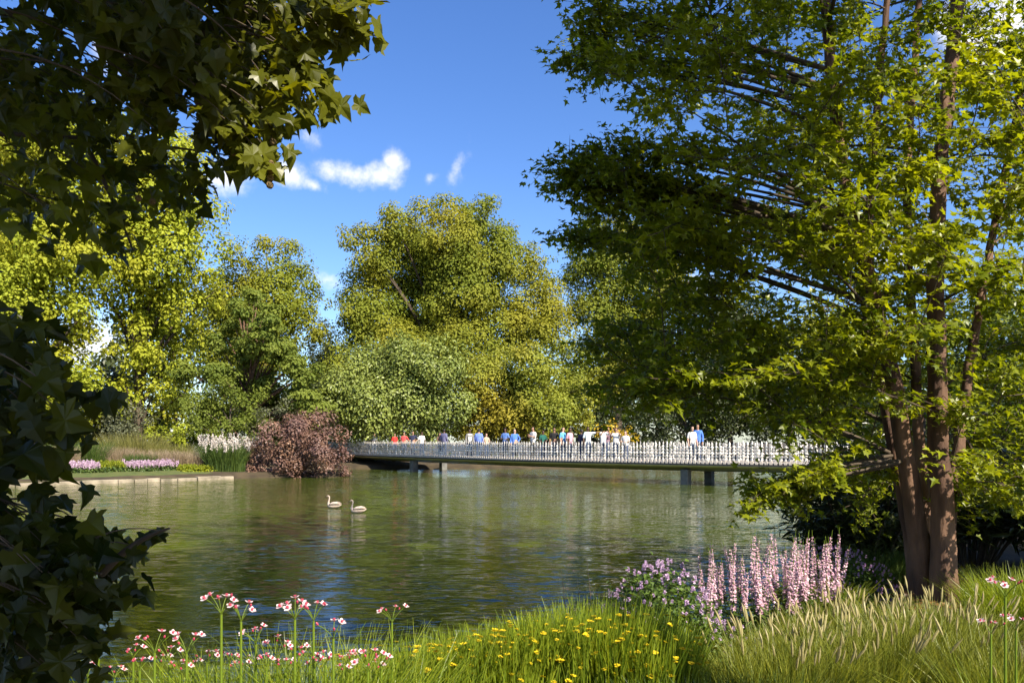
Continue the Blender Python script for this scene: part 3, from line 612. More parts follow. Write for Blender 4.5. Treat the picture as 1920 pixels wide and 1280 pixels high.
far_tree('bush', 'yellow-green bush behind the beige grasses on the bank', 'bush', 53, [(320, 812, 26), (350, 815, 22), (290, 818, 24), (330, 835, 24)], 'lf_yellow', 320, .15, 7, 8, group=G2, seed=16)
far_tree('bush', 'dark green bush below the conifer, behind the white plumes', 'bush', 56, [(400, 780, 36), (440, 765, 36), (480, 765, 34), (420, 810, 34), (470, 805, 34), (370, 800, 28), (395, 738, 36), (440, 725, 34), (365, 765, 30)], 'lf_green', 430, .17, 7, 8, group=G2, seed=17)
far_tree('bush', 'mossy green bush between the conifer and the purple bush', 'bush', 54, [(505, 775, 26), (535, 770, 24), (490, 800, 26), (460, 830, 22), (452, 860, 20)], 'lf_grey', 505, .16, 7, 8, group=G2, seed=18)
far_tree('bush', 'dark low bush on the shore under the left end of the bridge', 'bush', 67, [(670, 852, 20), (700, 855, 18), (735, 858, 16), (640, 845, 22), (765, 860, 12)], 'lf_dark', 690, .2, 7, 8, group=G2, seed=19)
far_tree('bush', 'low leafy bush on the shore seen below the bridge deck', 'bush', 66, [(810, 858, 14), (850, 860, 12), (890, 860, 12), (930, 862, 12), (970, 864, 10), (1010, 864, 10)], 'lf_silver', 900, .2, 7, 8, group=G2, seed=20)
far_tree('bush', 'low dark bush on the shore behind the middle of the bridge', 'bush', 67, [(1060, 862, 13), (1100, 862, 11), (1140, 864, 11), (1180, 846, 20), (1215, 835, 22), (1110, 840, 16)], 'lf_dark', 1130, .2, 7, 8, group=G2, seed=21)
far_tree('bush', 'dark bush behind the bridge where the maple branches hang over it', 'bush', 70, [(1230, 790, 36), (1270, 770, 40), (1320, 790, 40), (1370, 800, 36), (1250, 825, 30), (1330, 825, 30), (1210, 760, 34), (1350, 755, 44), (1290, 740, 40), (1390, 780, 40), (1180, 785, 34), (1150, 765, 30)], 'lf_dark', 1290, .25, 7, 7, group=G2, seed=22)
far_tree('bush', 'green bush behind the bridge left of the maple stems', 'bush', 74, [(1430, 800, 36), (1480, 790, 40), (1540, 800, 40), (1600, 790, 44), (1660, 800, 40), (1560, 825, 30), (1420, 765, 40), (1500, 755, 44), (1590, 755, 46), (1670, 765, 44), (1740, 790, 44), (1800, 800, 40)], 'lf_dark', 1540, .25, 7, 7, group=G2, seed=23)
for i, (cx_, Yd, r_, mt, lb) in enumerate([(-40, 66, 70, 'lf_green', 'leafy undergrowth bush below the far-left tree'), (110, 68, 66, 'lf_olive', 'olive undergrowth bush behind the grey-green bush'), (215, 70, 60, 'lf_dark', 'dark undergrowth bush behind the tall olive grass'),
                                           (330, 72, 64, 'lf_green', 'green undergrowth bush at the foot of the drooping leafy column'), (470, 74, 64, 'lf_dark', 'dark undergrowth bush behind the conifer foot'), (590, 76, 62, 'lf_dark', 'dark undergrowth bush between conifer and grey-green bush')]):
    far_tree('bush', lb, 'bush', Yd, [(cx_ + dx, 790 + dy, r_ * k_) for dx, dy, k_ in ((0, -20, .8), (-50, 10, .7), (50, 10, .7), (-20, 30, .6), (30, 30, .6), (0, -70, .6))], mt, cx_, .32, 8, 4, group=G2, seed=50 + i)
# distant trees closing the view
for i, (cx, ty, Yd, lb) in enumerate([(-120, 520, 100, 'distant dark tree beyond the far-left yellow-green trees'), (330, 560, 112, 'distant dark tree in the gap between conifer and yellow-green column'), (620, 700, 120, 'distant dark tree below the sky gap beside the domed tree'),
                                      (1230, 690, 116, 'distant dark tree behind the bridge under the left part of the maple'), (190, 690, 118, 'distant dark tree behind the tall olive grass'), (1050, 700, 118, 'distant dark tree behind the golden bush'), (1480, 640, 120, 'distant dark tree low behind the maple crown'), (1800, 660, 115, 'distant dark tree at the far right behind the stems')]):
    far_tree('distant_tree', lb, 'tree', Yd, [(cx + dx, ty + dy, 60) for dx, dy in ((0, 20), (-60, 60), (60, 60), (0, 110), (-90, 130), (90, 130))], 'lf_dark', cx, .8, 5, 1.6, group='distant trees', seed=30 + i)
print('tris after far trees', TRIS[0])

# ------------------------------------------------------------------ left bank planting
def blades(gg, c, rad, n, h, w, lean=.35, seg=3, spread=1., tint=(0, 1), hvar=.3, zfun=None):
    """curved tapering blades rooted in a disc (rad may be an (rx, ry) pair)"""
    rx, ry = rad if isinstance(rad, tuple) else (rad, rad)
    a = rng.uniform(0, 2 * np.pi, n); q = np.sqrt(rng.random(n)); bx_, by_ = c[0] + rx * q * np.cos(a), c[1] + ry * q * np.sin(a)
    bz = ground_z(bx_, by_) if zfun is None else zfun(bx_, by_)
    d = np.stack([np.cos(a) * q * spread + rng.normal(size=n) * .5, np.sin(a) * q * spread + rng.normal(size=n) * .5], -1) * lean
    hh = h * rng.uniform(1 - hvar, 1 + hvar * .5, n); ph = rng.uniform(0, np.pi, n); wx, wy = np.cos(ph) * w / 2, np.sin(ph) * w / 2
    V = []
    for i in range(seg + 1):
        t = i / seg; x = bx_ + d[:, 0] * hh * t * t; y = by_ + d[:, 1] * hh * t * t; z = bz - .03 + (hh + .03) * (t - .12 * t * t * np.linalg.norm(d, axis=1)); k = 1 - .9 * t ** 1.5
        V += [np.stack([x - wx * k, y - wy * k, z], -1), np.stack([x + wx * k, y + wy * k, z], -1)]
    V = np.stack(V, 1); m_ = 2 * (seg + 1); fc = np.array([[2 * i, 2 * i + 1, 2 * i + 3, 2 * i + 2] for i in range(seg)])
    gg.add(V.reshape(-1, 3), (np.arange(n)[:, None, None] * m_ + fc[None]).reshape(-1, 4), np.repeat(rng.uniform(*tint, n), seg))
    return V[:, -2:].mean(1), d
MT['gr_beige'] = leafmat('beige_grass', (.20, .15, .085), (.42, .33, .22), .3, tcol=(1.2, 1.1, .9))
MT['gr_green'] = leafmat('green_grass', (.035, .07, .016), (.11, .16, .03), .3)
MT['gr_olive'] = leafmat('olive_grass', (.11, .12, .03), (.26, .24, .07), .3)
MT['gr_bright'] = leafmat('bright_green_blades', (.095, .155, .012), (.290, .340, .026), .4, rough=.4, spec=.4)
MT['gr_yellow'] = leafmat('yellow_green_low_leaves', (.12, .17, .01), (.30, .32, .02), .3)
MT['plume'] = leafmat('white_plume', (.55, .48, .42), (.8, .74, .68), .3, tcol=(1.1, 1.05, 1))
MT['lilac'] = leafmat('lilac_flowers', (.42, .27, .38), (.68, .53, .62), .25, tcol=(1.2, 1, 1.2))
def grass_thing(name, label, px, py, Y, rx, ry, h, n, mat, w=.02, lean=.3, cat='grass', group='grasses on the far-left bank', seg=3, topmat=None, topn=0, toph=.3, topname='plumes'):
    c = at(px, py, Y); c[2] = gz(c[0], c[1]); root = thing(name, c, label, cat, group)
    gg = Geo(); tips, d = blades(gg, c, (rx, ry), n, h, w, lean, seg); tag(gg.build('blades', MT[mat], root), kind='stuff')
    if topmat:
        pg = Geo(); idx = rng.choice(len(tips), min(topn, len(tips)), False)
        for p_ in tips[idx]:
            m_ = 26; u = rng.random(m_); e = rdir(m_); base = p_ + np.array([0, 0, -.1]) + np.outer(u, [rng.normal() * .05, rng.normal() * .05, toph]); base += e * (.035 * np.sin(np.pi * np.clip(u * .8 + .15, 0, 1)))[:, None]
            scatter(pg, DIAMOND, base, e, e * .5 + np.array([0, 0, .9]), .09, rng.random(m_))
        tag(pg.build(topname, MT[topmat], root), kind='stuff')
    return root
grass_thing('pampas_grass', 'clump of tall green grass topped with white plumes by the purple bush', 422, 868, 47.5, 1.15, .8, 1.55, 1500, 'gr_green', .035, .35, topmat='plume', topn=95, toph=.62)
for px, Y, rx, h, mt, lb in [(250, 50, 1.9, 2.0, 'gr_olive', 'tall olive grass in front of the grey-green bush'), (320, 50, 1.2, 1.3, 'gr_olive', 'olive grass in front of the yellow-green bush'), (150, 46, 1.5, 1.5, 'gr_green', 'green grass clump close to the dark hanging leaves'),
                             (215, 47, 1.4, 1.15, 'gr_beige', 'feathery beige grass above the first lilac flower patch'), (300, 47.5, 1.8, 1.05, 'gr_beige', 'wide feathery beige grass above the second lilac flower patch'), (360, 48, 1.4, 1.0, 'gr_beige', 'beige grass beside the white-plumed clump'),
                             (100, 44, 1.2, 1.2, 'gr_beige', 'reddish beige grass at the edge of the hanging leaves'), (265, 46.5, .8, .85, 'gr_green', 'small green tuft between the beige grasses')]:
    grass_thing('ornamental_grass', lb, px, 860, Y, rx, .9, h, 1500, mt, .028, .35)
def bank_px(px, back):
    """a point behind the kerb at that image column"""
    A, B = np.array(KA2), np.array(KB); e = B - A; nrm = np.array([-e[1], e[0]]) / np.linalg.norm(e); k = (px - 960) / F
    A2 = A + nrm * back; t = (k * A2[1] - A2[0]) / (e[0] - k * e[1]); return A2 + t * e
def flower_strip(name, label, px0, px1, back, n, h, mat_leaf, mat_fl, cat, wid=.7):
    a, b_ = bank_px(px0, back), bank_px(px1, back); c = (a + b_) / 2; root = thing(name, (c[0], c[1], gz(*c)), label, cat, 'low flower strips along the far-left bank')
    gg = Geo(); fg = Geo()
    for i in range(n):
        p_ = a + (b_ - a) * rng.random() + rng.normal(size=2) * .0 + np.array([-.7, .7]) * rng.uniform(-wid, wid)
        z = gz(*p_); hh = h * rng.uniform(.75, 1.15); m_ = 12; u = rng.random(m_); e = rdir(m_)
        scatter(gg, DIAMOND, np.c_[np.full(m_, p_[0]), np.full(m_, p_[1]), z + u * hh * .6] + e * .09, e + np.array([0, 0, .6]), e, .13, rng.random(m_))
        m_ = 16; u = rng.random(m_); e = rdir(m_)
        scatter(fg, DIAMOND, np.c_[np.full(m_, p_[0]), np.full(m_, p_[1]), z + hh * (.5 + .55 * u)] + e * (.05 * (1.1 - u))[:, None], e, e * .5 + np.array([0, 0, .8]), .075, rng.random(m_))
    tag(gg.build('leaves', MT[mat_leaf], root), kind='stuff'); tag(fg.build('flower_spikes', MT[mat_fl], root), kind='stuff')
flower_strip('lilac_flower_patch', 'first patch of low lilac flower spikes, near the hanging leaves', 105, 182, 4.0, 260, .52, 'gr_green', 'lilac', 'flower patch')
flower_strip('lilac_flower_patch', 'second patch of low lilac flower spikes, in front of the beige grasses', 232, 330, 4.0, 320, .52, 'gr_green', 'lilac', 'flower patch')
flower_strip('leafy_flower_patch', 'green patch with yellow flecks between the two lilac patches', 184, 230, 4.0, 130, .5, 'gr_green', 'gr_yellow', 'flower patch')
flower_strip('leafy_flower_patch', 'low bright yellow-green patch below the white-plumed grass', 335, 445, 3.0, 340, .30, 'gr_yellow', 'gr_yellow', 'flower patch')

# ------------------------------------------------------------------ the maple on the right
MT['lf_maple'] = leafmat('maple_leaves', (.055, .095, .008), (.285, .310, .012), .42, rough=.38, spec=.40, tcol=(2.0, 1.9, .5))
MX, MY = 4.25, 8.0; mb = np.array([MX, MY, gz(MX, MY) - .06])
maple = thing('maple_tree', mb, 'large several-stemmed maple leaning over the water on the right', 'tree')
def stem(pts, r0, r1): 
    P, _ = spline(np.array([at(*p_) for p_ in pts]), 44); return P, np.linspace(r0, r1, 44) * (1 + .40 * np.exp(-np.linspace(0, 12, 44)))
STEMS = [stem([(1772, 1122, 7.8), (1768, 960, 7.8), (1760, 760, 7.8), (1754, 560, 7.8), (1765, 300, 7.9), (1790, 40, 8.1), (1800, -260, 8.3), (1790, -700, 8.5)], .096, .03),
         stem([(1742, 1118, 8.0), (1716, 960, 8.0), (1680, 740, 8.0), (1640, 560, 8.0), (1592, 380, 8.1), (1556, 120, 8.3), (1540, -160, 8.4), (1520, -600, 8.6)], .088, .025),
         stem([(1722, 1108, 8.3), (1692, 920, 8.4), (1652, 700, 8.5), (1630, 480, 8.6), (1640, 240, 8.7), (1670, -60, 8.8)], .066, .03),
         stem([(1746, 1106, 8.5), (1728, 880, 8.8), (1712, 640, 9.0), (1700, 400, 9.1), (1712, 150, 9.2), (1740, -150, 9.2)], .062, .03),
         stem([(1775, 1000, 8.0), (1806, 760, 8.3), (1850, 500, 8.6), (1900, 250, 8.8), (1960, -50, 9.0)], .055, .025)]
SG = Geo()
for P, Rr in STEMS:
    sg = Geo(); tube(sg, P + rng.normal(size=P.shape) * .007, Rr * (1 + rng.normal(size=len(Rr)) * .03), 16)
    V_ = sg.v[0]; a_ = np.arange(len(V_)) % 16; sg.v[0] = V_ + (V_ - np.repeat(P, 16, 0)) * (.07 * np.sin(a_ * 1.9 + V_[:, 2] * .8) + .04 * np.sin(a_ * 4.1 - V_[:, 2] * 2.1) + rng.normal(size=len(V_)) * .02)[:, None]; sg.build('trunk', MT['bark'], maple, True)
POLY = np.array([(1095, -60), (1075, 110), (1130, 130), (1185, 150), (1205, 240), (1170, 255), (1120, 255), (1060, 290), (1035, 305), (1060, 350), (1130, 400), (1060, 430), (1075, 455), (1170, 470), (1200, 540), (1130, 590), (1085, 640), (1110, 700), (1090, 745), (1170, 770), (1260, 780),
                 (1400, 790), (1520, 806), (1570, 850), (1500, 880), (1440, 912), (1500, 945), (1560, 975), (1660, 960), (1740, 930), (1800, 950), (1880, 960), (1990, 940), (2080, 700), (2080, -60)], float)
def inpoly(x, y, P):
    c = False; n = len(P)
    for i in range(n):
        a, b_ = P[i], P[(i + 1) % n]
        if (a[1] > y) != (b_[1] > y) and x < (b_[0] - a[0]) * (y - a[1]) / (b_[1] - a[1]) + a[0]: c = not c
    return c
HOLES = [(1470, 560, 34), (1560, 520, 26), (1310, 590, 24), (1690, 560, 22), (1850, 470, 30), (1420, 470, 20), (1240, 300, 16), (1330, 835, 0), (1300, 808, 16)]
targets = []
SPECIAL = [(1040, 300, 8.2), (1062, 320, 8.2), (1085, 350, 8.2), (1110, 380, 8.2), (1078, 105, 8.6), (1110, 125, 8.6), (1150, 110, 8.5), (1130, 285, 8.4), (1150, 320, 8.4), (1065, 432, 8.6), (1100, 445, 8.6), (1440, 905, 7.6), (1470, 920, 7.6), (1430, 935, 7.4), (1095, 60, 8.6), (1120, 20, 8.6), (1170, 270, 8.4), (1200, 330, 8.3), (1140, 345, 8.3)]
while len(targets) < 670:
    x, y = (rng.uniform(1030, 2080), rng.uniform(-60, 990)) if len(targets) < 540 else (rng.uniform(1130, 1680), rng.uniform(380, 830))
    if not inpoly(x, y, POLY) or any((x - a) ** 2 + (y - b_) ** 2 < r * r for a, b_, r in HOLES): continue
    if y > 830 and 1700 < x < 1800 and rng.random() < .8: continue
    e = abs(x - 1740) / 700; dz = 3.0 * math.sqrt(max(.05, 1 - min(1, e) ** 2)); Y = 8.4 + rng.uniform(-.85, 1.15) * dz
    if Y < 6.6 and y > 500: Y = rng.uniform(6.6, 9.5)
    targets.append((x, y, Y))
targets = SPECIAL * 3 + targets
# unseen upper and rear crown, which throws the shade on the water
for i in range(330):
    a = rng.uniform(0, 2 * np.pi); z = rng.uniform(7.2, 14.0); r_ = (4.6 - .12 * (z - 7)) * math.sqrt(rng.random()); targets.append(('w', np.array([MX + r_ * math.cos(a) + .2, MY + .6 + r_ * math.sin(a), z])))
BR = Geo(); TW = Geo(); LP, LN, LD, LS, LT = [], [], [], [], []
SPt = np.vstack([P for P, _ in STEMS]); SRd = np.concatenate([r for _, r in STEMS])
NET = []
for tg_ in targets:
    P = tg_[1] if isinstance(tg_[0], str) else at(*tg_)
    hd = np.linalg.norm(SPt[:, :2] - P[:2], axis=1); want = P[2] - .30 * hd; cost = np.abs(SPt[:, 2] - want) + .55 * hd
    cost[SPt[:, 2] < 1.9] += 5; i = int(np.argmin(cost + rng.random(len(cost)) * .35)); A = SPt[i]; r_in = SRd[i] * .5
    if len(NET) > 40:
        Q = np.vstack(NET); dq = np.linalg.norm(Q - P, axis=1); hq = np.linalg.norm(Q[:, :2] - SPt[i, :2], axis=1); dq = dq + 3. * (hq > hd[i] - .15) + 2. * (Q[:, 2] > P[2] + .15); j = int(np.argmin(dq))
        if dq[j] < 1.35: A = Q[j]; r_in = .006
    mid = (A + P) / 2 + np.array([0, 0, .10 * hd[i] + rng.normal() * .06]) + rng.normal(size=3) * .05
    mid = (A + P) / 2 + np.array([0, 0, .07 * np.linalg.norm(P - A) + rng.normal() * .05]) + rng.normal(size=3) * .05
    C = bez(A, mid, P, 9); ln = np.linalg.norm(P - A); r0 = min(r_in, .006 + .0075 * ln); NET.append(C[2:7])
    tube(BR, C, np.linspace(r0, .0035, 9), 5)
    # side twigs with leaf sprays in roughly level layers
    nt = int(7 + 1.2 * min(ln, 3)); ct = rng.uniform(0, 1)
    for q in range(nt):
        t = 1 - (.62 if ln > 1.4 else .85) * (q / nt) * rng.uniform(.7, 1.1); t = min(max(t, .25), 1); k = t * 8; j = min(int(k), 7); b_ = C[j] + (C[j + 1] - C[j]) * (k - j)
        fw = unit((C[j + 1] - C[j])[None])[0]; sd_ = rng.normal(size=3); sd_[2] *= .35; dr = unit((fw * .7 + sd_ * .8)[None])[0]; tl = rng.uniform(.2, .42); e = b_ + dr * tl + np.array([0, 0, -.05])
        if e[2] < EYE + .62 * max(e[1], 0) + .3: tube(TW, np.array([b_, (b_ + e) / 2 + np.array([0, 0, .02]), e]), [.004, .003, .0015], 3, cap=False)
        nl = rng.integers(11, 17); u = rng.uniform(.15, 1.08, nl); lp = b_ + np.outer(u, e - b_) + rng.normal(size=(nl, 3)) * np.array([.05, .05, .03])
        od = rng.normal(size=(nl, 3)); od[:, 2] = -.35 + .3 * rng.normal(size=nl); od = od * .8 + dr * .6
        LP.append(lp); LN.append(np.array([0, 0, 1.0]) + rng.normal(size=(nl, 3)) * .42 + np.array([.25, -.2, 0])); LD.append(od); LS.append(rng.uniform(.052, .100, nl)); LT.append(np.clip(ct * .5 + rng.uniform(0, .5, nl), 0, 1))
BR.build('branches', MT['bark_dark'], maple, True); tag(TW.build('twigs', MT['bark_dark'], maple), kind='stuff')
def leaf_parts(root, tpl, mat, LP, LN, LD, LS, LT, name='foliage', n_parts=300, ymin=1.0):
    LP, LN, LD, LS, LT = np.vstack(LP), np.vstack(LN), np.vstack(LD), np.concatenate(LS), np.concatenate(LT)
    px = 960 + LP[:, 0] / np.maximum(LP[:, 1], .1) * F; py = HOR - (LP[:, 2] - EYE) / np.maximum(LP[:, 1], .1) * F
    vis = (LP[:, 1] > ymin) & (px > 5) & (px < 1915) & (py > 5) & (py < 1275)
    face = np.abs((unit(LN) * unit(LP - np.array([0, 0, EYE]))).sum(1))
    score = np.where(vis, LS / np.maximum(LP[:, 1], .1) * (.4 + face), 0); sel = np.argsort(-score)[:n_parts]; rest = np.ones(len(LP), bool); rest[sel] = False
    meshes = [[Geo().add(*tp, t).mesh('leaf', mat) for t in (.1, .3, .5, .7, .9)] for tp in tpl]
    A = frames(LN[sel], LD[sel])
    for q, (a, i) in enumerate(zip(A, sel)): place('leaf', meshes[q % len(tpl)][int(np.clip(LT[i] * 5, 0, 4))], root, mat4(a, LP[i], LS[i]))
    far_off = ~((LP[:, 1] > .3) & (px > -120) & (px < 2040) & (py > -120) & (py < 1400))
    gg = Geo(); grp = np.arange(len(LP)) % len(tpl)
    for q, tp in enumerate(tpl):
        m_ = rest & (grp == q) & ~far_off; scatter(gg, tp, LP[m_], LN[m_], LD[m_], LS[m_], LT[m_])
    m_ = rest & far_off; scatter(gg, (DIAMOND[0] * np.array([1.3, 1, 1]), DIAMOND[1]), LP[m_], LN[m_], LD[m_], LS[m_] * 1.1, LT[m_])
    tag(gg.build(name, mat, root), kind='stuff')
leaf_parts(maple, MAPLE_LEAF, MT['lf_maple'], LP, LN, LD, LS, LT, 'crown')
print('maple leaves', sum(len(l) for l in LP), TRIS[0])

# ------------------------------------------------------------------ the plane tree whose boughs hang in from the left
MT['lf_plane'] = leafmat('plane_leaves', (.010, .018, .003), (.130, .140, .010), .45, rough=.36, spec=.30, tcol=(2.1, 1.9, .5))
MT['fruit'] = surf('seed_ball', (.22, .15, .06), (.13, .09, .035), 40, .9, bump=1., bscale=60)
pb = np.array([-5.6, 1.6, gz(-5.6, 1.6) - .05])
plane = thing('plane_tree', pb, 'near plane tree whose dark lobed leaves hang in along the left edge', 'tree')
tk = Geo(); TP = np.array([pb, pb + [0, 0, 1.5], pb + [.15, 0, 3.2], pb + [.4, .1, 5.2], pb + [.9, .2, 7.5], pb + [1.1, .8, 11.], pb + [1.2, 1.2, 14.]]); TPs, _ = spline(TP, 34); tube(tk, TPs, np.linspace(.42, .12, 34), 14); tk.build('trunk', MT['bark'], plane, True)
UP = np.array([(-40, -60), (560, -60), (645, 0), (690, 45), (665, 75), (600, 90), (548, 100), (530, 130), (570, 160), (600, 188), (560, 200), (520, 190), (545, 235), (530, 268), (480, 240), (445, 285), (500, 290), (535, 315), (505, 340), (465, 300), (415, 290), (380, 235), (350, 225), (365, 290), (400, 350), (395, 395), (340, 425), (300, 420), (262, 450), (225, 470), (205, 540), (185, 550), (165, 470), (120, 430), (60, 420), (-40, 390)], float)
LO = np.array([(-40, 620), (40, 640), (90, 690), (150, 735), (180, 775), (165, 810), (100, 815), (60, 860), (40, 920), (50, 990), (110, 1010), (170, 1010), (215, 1030), (240, 1060), (235, 1100), (215, 1140), (190, 1190), (150, 1225), (110, 1250), (60, 1300), (-40, 1300)], float)
LP, LN, LD, LS, LT = [], [], [], [], []; BR = Geo(); TW = Geo()
def hang(center, n, sz, anchor, spread, tintb):
    C = bez(anchor, (anchor + center) / 2 + np.array([0, 0, .12]), center, 8); tube(TW, C, np.linspace(.0045, .0015, 8), 5)
    t = rng.uniform(.75, 1.1, n); k = np.clip(t * 7, 0, 6.99); j = k.astype(int); b_ = C[j] + (C[j + 1] - C[j]) * (k - j)[:, None]
    lp = b_ + rng.normal(size=(n, 3)) * spread; od = rng.normal(size=(n, 3)) * .55 + np.array([.15, 0, -.75])
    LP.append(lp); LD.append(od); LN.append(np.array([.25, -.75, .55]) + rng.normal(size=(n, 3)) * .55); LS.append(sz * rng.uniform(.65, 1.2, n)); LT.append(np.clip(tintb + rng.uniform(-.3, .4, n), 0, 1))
SKYGAP = [(20, 90, 34), (205, 85, 26), (350, 250, 26), (330, 190, 16), (150, 380, 30), (60, 330, 24)]
nU = 0
while nU < 165:
    x, y = rng.uniform(-30, 690), rng.uniform(-50, 590)
    if not inpoly(x, y, UP) or any((x - a) ** 2 + (y - b_) ** 2 < r * r for a, b_, r in SKYGAP): continue
    if y > 250 and x < 420 and rng.random() < .62: continue
    Y = rng.uniform(3.0, 5.2) if x < 350 else rng.uniform(3.3, 4.4); c = at(x, y, Y)
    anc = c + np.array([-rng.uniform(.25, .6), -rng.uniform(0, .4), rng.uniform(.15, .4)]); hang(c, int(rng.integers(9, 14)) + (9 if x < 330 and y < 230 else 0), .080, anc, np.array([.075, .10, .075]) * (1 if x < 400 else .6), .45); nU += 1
for x, y, Y in [(670, 60, 3.6), (640, 40, 3.6), (610, 70, 3.7), (560, 150, 3.6), (580, 182, 3.5), (520, 255, 3.5), (500, 305, 3.4), (515, 300, 3.4), (440, 270, 3.6), (490, 180, 3.7), (450, 140, 3.8), (600, 20, 3.7), (560, 60, 3.7), (520, 90, 3.7), (480, 60, 3.8), (600, 165, 3.6), (585, 150, 3.6), (570, 110, 3.6), (620, 80, 3.6), (655, 30, 3.6), (690, 80, 3.6), (545, 215, 3.5), (470, 220, 3.6), (420, 200, 3.7), (540, 130, 3.7), (620, 190, 3.6)]:
    c = at(x, y, Y); hang(c, 10, .088, c + np.array([-.32, -.05, .22]), np.array([.05, .06, .05]), .75)  # lighter tint paints sunlight onto these tip leaves
nL = 0
while nL < 74:
    x, y = rng.uniform(-40, 330), rng.uniform(570, 1300)
    if not inpoly(x, y, LO): continue
    Y = rng.uniform(2.3, 3.3); c = at(x, y, Y); hang(c, int(rng.integers(7, 11)), .088, c + np.array([-.35, -.1, .2]), np.array([.06, .09, .06]), .08); nL += 1  # very dark tint puts shade into the lower leaves' colour
for x, y, Y in [(300, 995, 2.9), (270, 1030, 2.9), (240, 1050, 2.9)]:
    c = at(x, y, Y); hang(c, 3, .075, at(90, 1070, 2.8), np.array([.03, .03, .02]), .3)
# unseen crown above and behind the camera, with leaf masses added for shade
tsun = np.array(to_sun)
cx = np.c_[rng.uniform(-10, .2, 2600), rng.uniform(-7, 2.6, 2600), rng.uniform(4.4, 8.2, 2600)]
cx = cx[cx[:, 2] > EYE + .60 * np.maximum(cx[:, 1], 0) + .7]
n1 = 1900; shade_lo = np.c_[rng.uniform(-3.0, -1.38, n1), rng.uniform(2.2, 3.0, n1), rng.uniform(0., 2.6, n1)] + tsun * rng.uniform(5.5, 8., n1)[:, None]  # leaves added sunward of the lower-left sprays to shade them
n2 = 2200; Yq = rng.uniform(3., 5.2, n2); shade_up = np.c_[(rng.uniform(-40, 300, n2) - 960) / F * Yq, Yq, EYE + (HOR - rng.uniform(-60, 270, n2)) / F * Yq] + tsun * rng.uniform(3.2, 6., n2)[:, None]  # more added leaves, on the sun's path to the upper-left sprays
n3 = 5200; e3 = rdir(n3) * (rng.random(n3) ** .33)[:, None]; shade_high = np.array([-4.4, 3.0, 12.4]) + e3 * np.array([5.6, 5.2, 3.8])  # high leaf mass added out of view to shadow the near water
cx = np.vstack([cx, shade_lo, shade_up, shade_high]); cx = cx[(cx[:, 2] > 3.6) & (cx[:, 2] > EYE + .60 * np.maximum(cx[:, 1], 0) + .7)]; n = len(cx)
LP.append(cx); LN.append(rng.normal(size=(n, 3)) * .5 + np.array([0, 0, 1])); LD.append(rdir(n)); LS.append(rng.uniform(.2, .34, n) * np.where(cx[:, 2] > 8.3, 1.5, 1)); LT.append(rng.random(n))
for c in cx[rng.choice(n, 90, False)]:
    a = TPs[int(np.argmin(np.abs(TPs[:, 2] - (c[2] - 1.2))))]; C = bez(a, (a + c) / 2 + np.array([0, 0, .3]), c, 8)
    if ((C[:, 1] > .2) & (C[:, 2] < EYE + .62 * C[:, 1] + .1) & (np.abs(C[:, 0]) < .70 * C[:, 1])).any(): continue
    tube(BR, C, np.linspace(.06, .01, 8), 6)
for (x0, y0), (x1, y1), Y in [((-20, 60), (70, 170), 4.2), ((-60, 250), (420, 290), 4.3), ((-40, 20), (330, 90), 4.0), ((150, 250), (250, 470), 4.2), ((300, -40), (560, 60), 3.8), ((-30, 1090), (190, 1075), 2.8), ((190, 1075), (318, 990), 2.85), ((380, 60), (500, 220), 3.7)]:
    a, c = at(x0, y0, Y), at(x1, y1, Y - .1); tube(BR, bez(a, (a + c) / 2 + np.array([0, 0, .05]), c, 9), np.linspace(.016, .004, 9), 6)
BR.build('branches', MT['bark_dark'], plane, True); tag(TW.build('twigs', MT['bark_dark'], plane), kind='stuff')
leaf_parts(plane, PLANE_LEAF, MT['lf_plane'], LP, LN, LD, LS, LT, 'crown')
fb = bpy.data.meshes.new('seed_ball'); 
import bmesh
bm = bmesh.new(); bmesh.ops.create_icosphere(bm, subdivisions=3, radius=.016)
for v in bm.verts: v.co *= 1 + random.uniform(-.07, .07)
bm.to_mesh(fb); bm.free(); fb.materials.append(MT['fruit'])
FST = Geo()
for x, y, Y in [(462, 228, 3.6), (460, 240, 3.6), (437, 286, 3.6), (434, 262, 3.6), (502, 224, 3.6), (511, 266, 3.5), (507, 307, 3.4), (508, 320, 3.4), (507, 334, 3.4), (506, 347, 3.4), (412, 108, 3.7), (413, 95, 3.7), (260, 372, 3.8), (286, 378, 3.8), (500, 216, 3.6)]:
    p_ = at(x, y, Y); place('seed_ball', fb, plane, Matrix.Translation(p_)); tube(FST, bez(p_, p_ + [-.005, 0, .04], p_ + [-.02, 0, .09], 5), .0015, 4)
FST.build('fruit_stalks', MT['bark_dark'], plane)

# unseen tree added past the right edge to shade the maple's lower boughs
nb = np.array([12.4, 5.2, gz(12.4, 5.2)]); shade_tree = thing('maple_tree', nb, 'unseen second maple added beyond the right edge to shade the first', 'tree')
tg = Geo(); tube(tg, bez(nb, nb + [0, .1, 3], nb + [.2, .3, 8], 12), np.linspace(.2, .06, 12), 10); gg = Geo(); n = 9000; e = rdir(n); q = rng.random(n) ** .4
Pn = nb + np.array([0, 0, 6.2]) + e * q[:, None] * np.array([4.0, 4.0, 3.4]); scatter(gg, DIAMOND, Pn, e * .4 + np.array([0, 0, .8]) + rng.normal(size=(n, 3)) * .4, rdir(n), rng.uniform(.2, .32, n), rng.random(n))
for c in Pn[:40]: tube(tg, bez(nb + [0, 0, max(1.6, c[2] - 2.2)], (nb + [0, 0, c[2]]) * .5 + c * .5, c, 6), np.linspace(.05, .01, 6), 5)
tg.build('trunk', MT['bark'], shade_tree, True); gg.build('crown', MT['lf_maple'], shade_tree)
